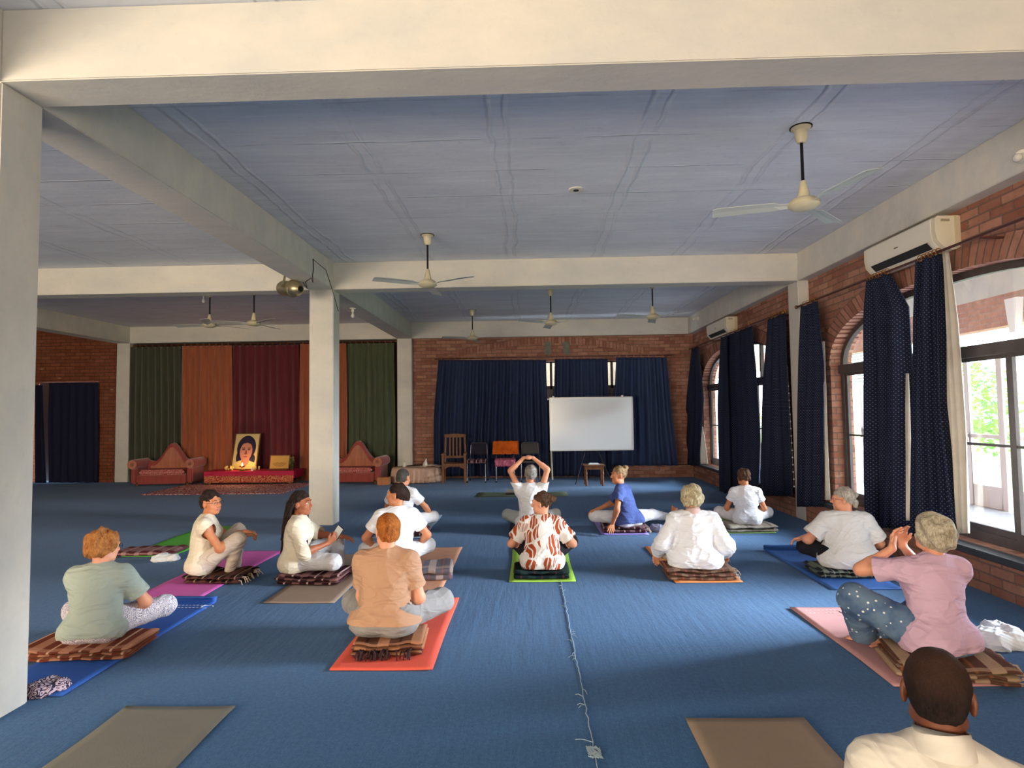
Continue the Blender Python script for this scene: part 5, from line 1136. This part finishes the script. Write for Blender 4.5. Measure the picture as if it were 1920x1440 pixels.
        Q, G = sdf_mesh(ps, vox*1.0, disp=disp, hi=V3(9, 9, P3[2]+shirt.get('top', 0.045))); Q = relax(Q, G, 1, 0.4); Q, G = opencut(Q, G, cuts)
        so_ = np_obj('shirt', Q, G, shirt['m'], bo)
        if shirt.get('collar'):
            C_ = []; cm = shirt.get('cm', shirt['m'])
            for z, r in ((-0.035, 0.072), (-0.015, 0.063), (0.006, 0.060), (0.010, 0.063), (-0.012, 0.068), (-0.035, 0.078)):
                C_.append([P3+V3(0, 0, z+0.047)+V3(r*(w*.3+.7)*math.cos(a), r*1.05*(w*.3+.7)*math.sin(a)-0.012+0.25*(z+0.01), -0.02*math.sin(a) if z > -0.03 else 0) for a in np.linspace(0, 2*math.pi, 33)[:-1]])
            MB().rings(C_, cap=False).build('collar', cm, so_, smooth=True)
    if pants and not upper:
        o = pants.get('o', 0.010); ps = [grow(p, o, 0.04) for p in T[:3]]+[grow(T[3], -0.004)]; cuts = []
        for sx in (-1, 1):
            h_, kn, an = LG[sx]; q = (w*.7+.3); le = pants.get('len', 0.95); E = kn+(an-kn)*le; ro = pants.get('hemr', 0.045)
            ps += [cone(h_, kn, 0.086*q+o, 0.058*q+o, 0.045), cone(kn, E, 0.058*q+o, ro+0.004, 0.03)]
            dr = nrm(an-kn); oth = [p for p in ps[:4]]
        Q, G = sdf_mesh(ps, vox, disp=wrinkles(pants.get('seed', 3), pants.get('wr', 0.006), 0.65), hi=V3(9, 9, max(P1[2], LG[1][1][2]+.12, LG[-1][1][2]+.12)), lo=V3(-9, -9, 0.010/s)); Q = relax(Q, G, 1, 0.4)
        np_obj('trousers', Q, G, pants['m'], bo)
    # hair
    if hair:
        st = hair['s']; hm = hair['m']; hv = hair.get('vox', vox*0.8); K = [ell(hp(0, -0.020, 0.038), (0.083, 0.098, 0.092), 0.02, '', HM)]; amp = hair.get('amp', 0.005); fr = hair.get('fr', 90)
        yf = hair.get('front', 0.052); nz = hair.get('nape', -0.055)
        if st == 'shaved': K = [ell(hp(0, -0.014, 0.032), (0.0765, 0.0945, 0.0885), 0.02, '', HM), ell(hp(0, -0.05, -0.02), (0.055, 0.045, 0.05), 0.03, '', HM)]
        if st in ('short', 'curly', 'puff'):
            g = hair.get('g', 0.008); K = [ell(hp(0, -0.020, 0.040), (0.083+g, 0.098+g, 0.090+g), 0.02, '', HM), ell(hp(0, -0.045, -0.015), (0.074+g*.7, 0.070+g*.6, 0.070), 0.03, '', HM)]
        if st == 'bun': K.append(ell(hp(*hair.get('bun', (0, -0.13, 0.05))), hair.get('br', (0.036, 0.032, 0.034)), 0.008, '', HM))
        if st == 'lowbun': K += [ell(hp(0, -0.055, -0.02), (0.068, 0.060, 0.062), 0.03, '', HM), ell(hp(*hair.get('bun', (0, -0.105, -0.055))), hair.get('br', (0.036, 0.028, 0.038)), 0.012, '', HM)]
        if st == 'pony': K += [ell(hp(0, -0.09, 0.0), (0.045, 0.05, 0.05), 0.03, '', HM), cone(hp(0, -0.11, 0.0), hp(0.01, -0.12, -0.10), 0.03, 0.014, 0.02)]
        if hair.get('extra'): K += [cone(hp(*a), hp(*b), r1, r2, 0.008) for a, b, r1, r2 in hair['extra']]
        HI = HM.T
        def cf(X, Y, Z):
            x, y, z = X-HC[0], Y-HC[1], Z-HC[2]; lx = HI[0, 0]*x+HI[0, 1]*y+HI[0, 2]*z; ly = HI[1, 0]*x+HI[1, 1]*y+HI[1, 2]*z; lz = HI[2, 0]*x+HI[2, 1]*y+HI[2, 2]*z
            face_ = np.minimum(ly-yf+0.25*(np.abs(lx)/0.07)**2*0.05-np.clip(lz-0.045, 0, 1)*1.6, 0.06-0*lx)       # open in front below the hairline
            ear = np.minimum(np.minimum(ly+0.022, 0.030-lz), np.abs(lx)-0.045)*0.9 if st not in ('curly', 'puff', 'cover') else np.full_like(lx+ly+lz, -1.0)
            low = (nz-lz) if st not in ('pony',) else (nz-lz)
            if hair.get('keep'): low = np.minimum(low, ly+hair['keep'])
            bald = hair.get('bald')
            r = np.maximum(np.maximum(face_, ear), low)
            if bald: r = np.maximum(r, lz-bald-0.02*np.cos(lx*30)+ly*0.25)
            return r
        rs = np.random.RandomState(hair.get('seed', 5)); dd = rs.uniform(-1, 1, (4, 3)); pp_ = rs.uniform(0, 6, 4)
        def hd_(X, Y, Z):
            o_ = 0
            for q in range(4): o_ = o_+np.sin((X*dd[q, 0]+Y*dd[q, 1]+Z*dd[q, 2]*(1 if st in ('curly',) else 0.5))*fr*(1+.3*q)+pp_[q]+1.5*np.sin(X*fr*.4+Z*fr*.35+q))
            return amp*o_*0.5
        Q, G = sdf_mesh(K, hv, cutfield=cf, disp=hd_)
        if st != 'shaved': Q = relax(Q, G, 1, 0.3)
        ho = np_obj('hair', Q, G, hm, bo)
        if hair.get('tie'):
            c_, r_, tm = hair['tie']; MB().lathe([(r_*.75, -0.006), (r_, -0.006), (r_, 0.006), (r_*.75, 0.006)], tuple(hp(*c_)), 14, 'y').build('hair_tie', tm, ho)
        if hair.get('locs'):
            rnd = random.Random(3); lm = MB()
            for i in range(90):
                a = rnd.uniform(math.pi*0.98, math.pi*2.02); p0 = hp(0.07*math.cos(a), 0.085*math.sin(a)-0.01, rnd.uniform(0.0, 0.07)); L = rnd.uniform(0.32, 0.50)
                e_ = V3(p0[0]*0.85+rnd.uniform(-.035, .035), min(p0[1], HC[1]-0.11)-rnd.uniform(0.0, .08), HC[2]-L); mid = (p0+e_)/2+V3(rnd.uniform(-.01, .01), -0.025, 0.05)
                lm.tube([p0, (p0*2+mid)/3+V3(0, -0.02, 0.01), mid, (mid+e_)/2+V3(rnd.uniform(-.01, .01), rnd.uniform(-.01, .01), 0), e_], [0.011, 0.012, 0.0115, 0.010, 0.005], 6)
            lm.build('locs', hm, ho, smooth=True)
    return bo, dict(HC=HC, HM=HM, P3=P3, P2=P2, SH=SH, AR=AR, LG=LG, s=s)
def skinmat(n, c):
    m = bpy.data.materials.new(n); t = NT(m); o = t.obj(); c0 = lin(c); t.col(t.mix(t.noise(o, 14.0, 3.0), tuple(q*.86 for q in c0), tuple(min(1, q*1.1) for q in c0)))
    t.bs.inputs['Roughness'].default_value = 0.5; t.bs.inputs['Specular IOR Level'].default_value = 0.35; t.bs.inputs['Subsurface Weight'].default_value = 0.0; return m
SK1, SK2, SK3, SK4 = skinmat('skin_fair', (216, 152, 122)), skinmat('skin_tan', (196, 128, 92)), skinmat('skin_brown', (156, 92, 62)), skinmat('skin_dark_brown', (112, 66, 46))
WT = cloth('white_cotton', (226, 228, 234)); CRM = cloth('cream_cotton', (214, 204, 184))
WTP = cloth('white_trousers', (220, 220, 224)); BLK = mat('black_leggings', (26, 26, 34), 0.8); GRYP = cloth('grey_trousers', (140, 138, 138))
RDH = hairmat('hair_auburn', (112, 56, 22), (196, 118, 50)); STR = hairmat('hair_strawberry', (140, 78, 38), (212, 148, 86)); DKH = hairmat('hair_dark', (24, 18, 18), (64, 46, 40)); BRH = hairmat('hair_brown', (50, 34, 28), (110, 82, 62)); GYH = hairmat('hair_cropped_grey', (52, 50, 48), (98, 94, 90))
BLH = hairmat('hair_blond_grey', (150, 132, 96), (226, 216, 184)); SLH = hairmat('hair_silver', (140, 134, 124), (216, 210, 200)); ASH = hairmat('hair_ash', (150, 138, 112), (228, 220, 198)); HLH = hairmat('hair_highlight', (84, 60, 44), (190, 160, 120))
GLM = mat('glasses_wire', (60, 50, 48), 0.3, 0.6)
DB = DKH
def A(wr, pole=None, h=None, n=(0, 0, 1), c=0.4, **k):
    d = dict(w=wr, n=n, c=c, **k)
    if pole: d['p'] = pole
    if h: d['h'] = h
    return d
CROSS = {1: dict(a=(-0.01, 0.39, 0.06), p=(0.9, 0.35, 0.24), f=(-0.9, -0.25, -0.1)), -1: dict(a=(0.02, 0.31, 0.06), p=(-0.9, 0.35, 0.24), f=(0.9, -0.25, -0.1))}
THIN = hairmat('hair_black_thin', (22, 16, 14), (52, 38, 34), 90)
_t = NT.__new__(NT); _t.m = THIN; _t.t = THIN.node_tree; _t.n = _t.t.nodes; _t.bs = _t.n['Principled BSDF']
_z = _t.nd('ShaderNodeSeparateXYZ', ins={0: _t.obj()}).outputs[2]; _old = _t.bs.inputs['Base Color'].links[0].from_socket
_t.col(_t.mix(_t.math('MULTIPLY', _t.ramp(_t.math('ADD', _z, _t.math('MULTIPLY', _t.noise(_t.obj(), 60.0), 0.03)), 0.80, 0.885), 0.6), _old, lin((84, 56, 44))))
# 1 woman, grey-green tee, short strawberry hair
person('seated woman with short strawberry-blond hair in a grey-green tee, near the left column', (-3.00, 3.99), -8, top=0.80, s=0.95, wt=1.12, lean=0.07, head=(30, 8, 0), legs=CROSS,
       arms={1: A((0.14, 0.30, 0.22), (1, -0.2, -0.8)), -1: A((-0.02, 0.32, 0.20), (-1, -0.2, -0.8))},
       shirt=dict(m=cloth('sage_tee', (160, 172, 164)), o=0.016, sl=0.72, so=0.022, seed=11, hem=0.03), pants=dict(m=printed('paisley_trousers', (222, 216, 218), (140, 136, 160), 44, 'paisley'), seed=2, o=0.014),
       hair=dict(s='puff', m=STR, g=0.012, amp=0.010, fr=60, nape=-0.07), skin=SK1, glasses=GLM, vox=0.0055)
# 2 woman in glasses, smiling
person('smiling woman in glasses and a sleeveless cream top, knees raised', (-3.20, 5.66), 66, top=0.87, s=0.99, lean=0.04, head=(44, 4, 5), hoff=(0.0, 0.03),
       legs={1: dict(a=(0.05, 0.24, 0.06), p=(0.25, 1.0, 0.6), f=(0.1, 1, -0.25), u=(0, .2, 1)), -1: dict(a=(-0.10, 0.29, 0.06), p=(-0.3, 1.0, 0.6), f=(0, 1, -.25), u=(0, .2, 1))},
       arms={1: A((0.09, 0.365, 0.42), (0.4, 0.1, -1.0), h=(-0.4, 0.9, -0.05), c=0.55), -1: A((-0.05, 0.385, 0.43), (-0.8, 0, -0.9), h=(0.5, 0.8, -0.1), c=0.55)},
       shirt=dict(m=CRM, o=0.014, sl=0.14, so=0.012, seed=5, hem=0.03, loose=0.014), pants=dict(m=cloth('beige_trousers', (196, 184, 172)), o=0.014, seed=6),
       hair=dict(s='lowbun', m=DKH, bun=(0, -0.115, 0.0), nape=-0.045), skin=SK2, glasses=GLM, vox=0.0055, smile=True, wt=0.95)
# 3 woman with locs holding a phone
p3, i3 = person('woman with long dark locs in a cream tunic, holding up a phone', (-2.27, 5.66), 74, top=0.85, seat=0.115, s=0.97, lean=0.02, head=(22, 0, 0), legs={1: dict(a=(-0.08, 0.36, 0.06), p=(0.8, 0.45, 0.25)), -1: dict(a=(0.05, 0.42, 0.06), p=(-0.7, 0.6, 0.5))},
       arms={1: A((0.10, 0.30, 0.36), (0.7, -0.6, -0.9), h=(-0.12, 0.75, 0.65), n=(0.9, 0.2, -0.4), c=0.75), -1: A((-0.16, 0.42, 0.37), (-0.9, -0.2, -0.8), h=(-0.1, 0.9, -0.2))},
       shirt=dict(m=CRM, o=0.020, sl=1.1, so=0.028, seed=8, hem=0.0, loose=0.022, tilt=0.1), pants=dict(m=cloth('pale_grey_trousers', (190, 190, 194)), o=0.020, seed=9),
       hair=dict(s='short', m=DKH, g=0.003, locs=True, front=0.038, amp=0.004, fr=120, nape=-0.05), skin=SK3, vox=0.0055)
wr = i3['AR'][1][2]; ph_ = MB().box(-0.038, 0.038, -0.005, 0.005, -0.08, 0.08).build('mobile_phone', mat('phone_black', (24, 40, 52), 0.2, spec=0.6), bevel=0.004, label='dark mobile phone held up by the woman with locs', cat='phone')
loc = Matrix.Rotation(-R_(74), 4, 'Z')@Vector(tuple((wr+V3(-0.045, 0.085, 0.085))*0.99)); ph_.location = (loc.x-2.27, loc.y+5.66, loc.z); ph_.rotation_euler = (R_(8), R_(38), R_(-12))
MB().box(-0.033, 0.033, -0.007, -0.0051, -0.07, 0.07).build('screen', mat('phone_screen', (206, 214, 216), 0.15, spec=0.6), ph_)
# 4 red-haired woman, tan tee, centre foreground
person('red-haired woman in a tan tee and grey trousers on the coral mat', (-1.005, 4.06), 2, top=0.90, seat=0.112, s=1.0, wt=1.22, lean=0.03, head=(-30, 0, 0), sw=0.150, legs=CROSS,
       arms={1: A((0.14, 0.25, 0.24), (0.5, -0.5, -0.9), c=0.5), -1: A((-0.10, 0.28, 0.22), (-0.5, -0.5, -0.9), c=0.5)},
       shirt=dict(m=cloth('tan_tee', (178, 140, 114)), o=0.012, sl=0.70, so=0.014, seed=14, hem=0.075, tilt=0.1, loose=0.022, wr=0.007), pants=dict(m=GRYP, o=0.020, seed=4, wr=0.008),
       hair=dict(s='lowbun', m=RDH, bun=(0.0, -0.088, -0.075), br=(0.040, 0.030, 0.040), amp=0.002, nape=-0.06), skin=SK1, vox=0.005)
# 5 dark-haired woman in profile behind her
person('dark-haired woman in white facing left, half hidden by the red-haired woman', (-1.32, 5.78), -12, top=0.90, seat=0.125, s=0.98, wt=1.08, lean=0.05, head=(-68, 2, 0), legs=CROSS,
       arms={1: A((0.22, 0.25, 0.24), (0.9, -0.3, -0.6)), -1: A((-0.22, 0.25, 0.24), (-0.9, -0.3, -0.6))},
       shirt=dict(m=WT, o=0.016, sl=0.62, so=0.016, seed=15), pants=dict(m=WTP, o=0.014), hair=dict(s='pony', m=DKH, nape=-0.06, amp=0.004, fr=70), skin=SK2, vox=0.006)
# 6 person with cropped hair behind
person('slim person with dark cropped hair in a white tee, furthest left of the rear row', (-1.69, 7.70), 14, top=0.857, seat=0.09, s=0.97, wt=0.92, lean=0.05, head=(14, 6, 0), hoff=(-0.012, 0.03), legs=CROSS,
       arms={1: A((0.30, 0.34, 0.20), (0.9, -0.3, -0.4), h=(0.3, 0.9, -0.1)), -1: A((-0.28, 0.32, 0.20), (-0.9, -0.3, -0.4))},
       shirt=dict(m=WT, o=0.016, sl=0.62, so=0.02, seed=16), pants=dict(m=WTP, o=0.018), hair=dict(s='lowbun', m=GYH, bun=(0, -0.085, -0.05), br=(0.03, 0.02, 0.03), amp=0.001), skin=SK2, vox=0.007)
# 7 woman with arms raised
person('woman in white with both hands clasped on top of her head', (0.0, 7.74), 4, top=0.89, seat=0.08, s=1.0, wt=0.95, lean=0.03, side=0.02, head=(-4, 10, 4), legs=CROSS,
       arms={1: A((0.055, 0.05, 0.985), (0.95, -0.15, 0.32), h=(-0.95, 0.1, 0.2), n=(0, -0.2, 1), c=0.5), -1: A((-0.075, 0.05, 0.985), (-0.95, -0.15, 0.32), h=(0.95, 0.1, 0.2), n=(0, -0.2, 1), c=0.5)},
       shirt=dict(m=WT, o=0.014, sl=0.50, so=0.022, seed=17, wr=0.008), pants=dict(m=cloth('stone_trousers', (186, 190, 188)), o=0.016), hair=dict(s='short', m=hairmat('hair_grey_streaked', (90, 84, 80), (176, 172, 166)), g=0.002, amp=0.003, nape=-0.07), skin=SK1, vox=0.0065)
# 8 woman in leaf-print blouse
person('woman with a dark bun in a white blouse printed with rust leaves', (0.115, 5.74), 2, top=0.80, seat=0.10, s=0.96, wt=1.08, lean=0.11, head=(-72, 4, 0), hoff=(0.0, 0.02), legs={1: dict(a=(0.0, 0.34, 0.06), p=(0.85, 0.3, 0.52)), -1: dict(a=(0.02, 0.29, 0.06), p=(-0.85, 0.3, 0.52))},
       arms={1: A((0.21, 0.31, 0.29), (0.75, -0.35, -0.7), c=0.4), -1: A((-0.21, 0.31, 0.29), (-0.75, -0.35, -0.7), c=0.4)},
       shirt=dict(m=printed('leaf_print', (226, 222, 216), (164, 74, 38), 9, 'leaf'), o=0.018, sl=0.74, so=0.03, seed=18, hem=-0.005, tilt=0.1, loose=0.022), pants=dict(m=BLK, o=0.006),
       hair=dict(s='bun', m=BRH, bun=(0, -0.132, 0.045), br=(0.038, 0.036, 0.036), nape=-0.055), skin=SK1, vox=0.0055)
# 9 woman in blue tee leaning on one hand
person('woman in a blue tee leaning on one hand, one leg stretched out', (1.30, 7.80), -22, top=0.86, seat=0.09, s=0.99, wt=1.0, lean=0.04, side=-0.09, twist=-42, head=(-78, 0, 0), hoff=(-0.01, 0.02),
       legs={1: dict(a=(0.84, 0.18, 0.09), p=(0.0, 0.3, 0.6), f=(0.25, 0.15, 0.95), u=(-1, -.5, 0.1)), -1: dict(a=(0.02, 0.34, 0.07), p=(-0.95, 0.3, 0.2))},
       arms={-1: A((-0.30, -0.10, 0.13), (-0.4, -1, 0.2), h=(-0.6, -0.7, -0.45), n=(0, -0.6, 0.8), c=0.2, sp=1.3), 1: A((-0.30, 0.30, 0.27), (0.3, 0.6, -0.8), h=(-0.8, 0.5, -0.3), c=0.4)},
       shirt=dict(m=cloth('blue_tee', (72, 88, 142)), o=0.012, sl=0.60, so=0.014, seed=19, hem=0.03, loose=0.022), pants=dict(m=WTP, o=0.016, len=0.93), hair=dict(s='bun', m=HLH, bun=(0.0, -0.095, 0.10), br=(0.045, 0.04, 0.034), amp=0.005, fr=80, nape=-0.06), skin=SK2, vox=0.006)
# 10 curly hair, loose white shirt
person('person with curly blond-grey hair in a loose white long-sleeved shirt', (1.585, 5.72), 10, top=0.845, seat=0.11, s=1.0, wt=1.2, lean=0.05, head=(0, 6, 0), legs={1: dict(a=(-0.06, 0.38, 0.06), p=(0.95, 0.3, 0.2)), -1: dict(a=(0.06, 0.32, 0.06), p=(-0.95, 0.3, 0.2))},
       arms={1: A((0.30, 0.18, 0.19), (0.5, -0.5, -0.8), h=(0.2, 0.7, -0.6)), -1: A((-0.35, 0.15, 0.18), (-0.5, -0.5, -0.8), h=(-0.1, 0.5, -0.8))},
       shirt=dict(m=cloth('bright_white_shirt', (230, 234, 242)), o=0.024, sl=1.80, so=0.018, seed=20, hem=0.0, tilt=0.0, loose=0.025, wr=0.011, collar=True, cm=mat('rosy_scarf', (206, 176, 170), .85, bump=0.3)), pants=dict(m=CRM, o=0.02), hair=dict(s='curly', m=BLH, g=0.020, amp=0.013, fr=72, nape=-0.055), skin=SK1, vox=0.0055, female=False)
# 11 slim woman, white tee
person('slim woman with dark pinned-up curls in a fitted white tee by the window wall', (2.86, 7.82), 12, top=0.80, seat=0.095, s=0.94, wt=0.95, lean=0.03, head=(-10, 8, 0), hoff=(-0.012, 0.03), legs=CROSS,
       arms={1: A((0.12, 0.27, 0.20), (0.9, -0.6, -0.3)), -1: A((-0.12, 0.27, 0.20), (-0.9, -0.6, -0.3))},
       shirt=dict(m=WT, o=0.013, sl=0.5, so=0.016, seed=21, hem=0.0, tilt=0.0, loose=0.018, wr=0.008), pants=dict(m=WTP, o=0.02), hair=dict(s='curly', m=BRH, g=0.004, amp=0.008, fr=90, nape=-0.04), skin=SK2, vox=0.0065)
# 12 grey bun, white top
person('large grey-haired woman with a dark-tied bun, white top and black leggings', (3.06, 5.74), 8, top=0.82, seat=0.09, s=0.98, wt=1.34, lean=0.07, head=(-72, 2, 0), legs={1: dict(a=(-0.06, 0.40, 0.06), p=(0.9, 0.35, 0.3)), -1: dict(a=(0.06, 0.33, 0.06), p=(-0.95, 0.25, 0.30))},
       arms={-1: A((-0.34, 0.27, 0.29), (-0.8, -0.3, -0.8), h=(-0.7, 0.6, -0.3)), 1: A((0.2, 0.27, 0.2), (0.9, -0.5, -0.6))},
       shirt=dict(m=cloth('white_viscose', (214, 216, 218)), o=0.020, sl=0.80, so=0.035, seed=22, hem=0.0, tilt=0.05, loose=0.035, wr=0.009), pants=dict(m=BLK, o=0.008), glasses=mat('glasses_red', (150, 50, 50), 0.4),
       hair=dict(s='bun', m=SLH, bun=(0, -0.118, 0.048), br=(0.024, 0.022, 0.024), nape=-0.075, extra=[((0, -0.10, -0.02), (0, -0.105, -0.10), 0.03, 0.012)], tie=((0, -0.112, 0.046), 0.028, mat('tie_dark', (50, 36, 36), .7))), skin=SK1, vox=0.0055)
# 13 woman in lilac
person('woman in a lilac tee and star-patterned trousers, hands raised to her face', (2.50, 3.74), -20, top=0.90, seat=0.10, s=1.0, wt=1.12, lean=0.05, side=0.07, hoff=(0.03, 0.02), head=(12, -4, 0), twist=18,
       legs={-1: dict(a=(-0.10, 0.42, 0.06), p=(-0.75, 0.4, 0.75), f=(-0.6, 0.8, -0.2), u=(0, .1, 1)), 1: dict(a=(0.02, 0.36, 0.06), p=(0.9, 0.4, 0.3))},
       arms={-1: A((-0.05, 0.22, 0.67), (-0.8, 0.1, -0.75), h=(0.15, -0.05, 0.98), n=(-0.3, 0.95, 0), c=0.35), 1: A((0.08, 0.25, 0.67), (0.8, 0.1, -0.9), h=(-0.15, -0.1, 0.98), n=(0.2, 0.95, 0), c=0.35)},
       shirt=dict(m=cloth('lilac_tee', (202, 170, 192)), o=0.014, sl=0.66, so=0.022, seed=23, hem=0.03, tilt=0.1, loose=0.04, wr=0.007), pants=dict(m=printed('star_trousers', (60, 84, 122), (222, 226, 230), 24, 'star', (100, 124, 150)), o=0.032, hemr=0.085),
       hair=dict(s='puff', m=ASH, g=0.020, amp=0.010, fr=55, nape=-0.088, extra=[((0.03, -0.08, -0.03), (-0.03, -0.08, -0.03), 0.045, 0.045)]), skin=SK1, vox=0.0045)
# 14 balding man, right foreground
person('balding man in a cream collared shirt, cut off at the bottom right', (1.105, 1.63), 24, top=0.93, seat=0.04, s=1.03, wt=1.0, lean=0.06, head=(7, 6, 0), upper=True, sw=0.152,
       arms={1: A((0.20, 0.28, 0.2), (0.3, -0.3, -1)), -1: A((-0.20, 0.28, 0.2), (-0.3, -0.3, -1))},
       shirt=dict(m=cloth('ivory_shirt', (204, 198, 188), 0.45, 4.0), o=0.016, sl=1.5, so=0.02, seed=24, wr=0.005, collar=True, hem=0.03), hair=dict(s='shaved', m=THIN, amp=0.0008, fr=160, nape=-0.052, front=0.03), skin=SK4, vox=0.004, female=False)
# ---------------------------------------------------------------- cloths lying about
def heap(name, loc, r, seed, m, lab, cat='cloth', rz=0.0, amp=0.016):
    rnd = random.Random(seed); ps = [ell((rnd.uniform(-.5, .5)*r[0], rnd.uniform(-.5, .5)*r[1], r[2]*.3), (r[0]*rnd.uniform(.4, .7), r[1]*rnd.uniform(.4, .7), r[2]*rnd.uniform(.6, 1.0)), 0.02) for _ in range(6)]
    P, F = sdf_mesh(ps, 0.006, disp=wrinkles(seed, amp, 1.2), lo=V3(-9, -9, -0.006)); P = relax(P, F, 1); o = np_obj(name, P, F, m); o.location = (loc[0], loc[1], loc[2] if len(loc) > 2 else 0.006); o.rotation_euler.z = rz; tag(o, lab, cat)
WCL = mat('white_shawl', (222, 226, 232), 0.8, bump=0.2)
heap('white_shawl', (-4.05, 6.45), (0.15, 0.10, 0.06), 31, WCL, 'small white shawl dropped on the carpet by the rose plaid blanket', rz=0.3)
heap('white_shawl', (3.13, 4.12), (0.20, 0.18, 0.09), 32, WCL, 'white shawl on the carpet right of the woman in lilac')
heap('grey_scarf', (1.66, 7.78), (0.15, 0.10, 0.07), 33, mat('grey_lilac', (126, 126, 150), .8), 'grey scarf bunched at the right end of the maroon plaid blanket on the lilac mat')
heap('floral_scarf', (-2.86, 3.40), (0.13, 0.10, 0.05), 34, printed('dark_floral', (50, 44, 66), (196, 176, 190), 30, 'paisley'), 'dark floral scarf on the carpet behind the left column')
b = MB().box(-0.10, 0.10, -0.07, 0.07, 0.014, 0.03).build('notebook', mat('notebook_dark', (40, 36, 44), 0.6), bevel=0.004, label='dark notebook propped on the empty olive mat', cat='notebook'); b.location = (-0.36, 11.3, 0); b.rotation_euler = (R_(0), R_(-0), R_(12))
MB().add([(-0.10, 0.07, 0.03), (0.10, 0.07, 0.03), (0.10, -0.02, 0.10), (-0.06, -0.02, 0.12)], [(0, 1, 2, 3)]).build('open_page', mat('paper', (220, 222, 226)), b)
MB().tube([(3.66, 9.75, 0.022), (3.80, 9.95, 0.022)], 0.02, 10).build('paper_roll', mat('paper', (220, 222, 226)), label='small white roll on the carpet by the brick ledge', cat='paper roll', smooth='auto')
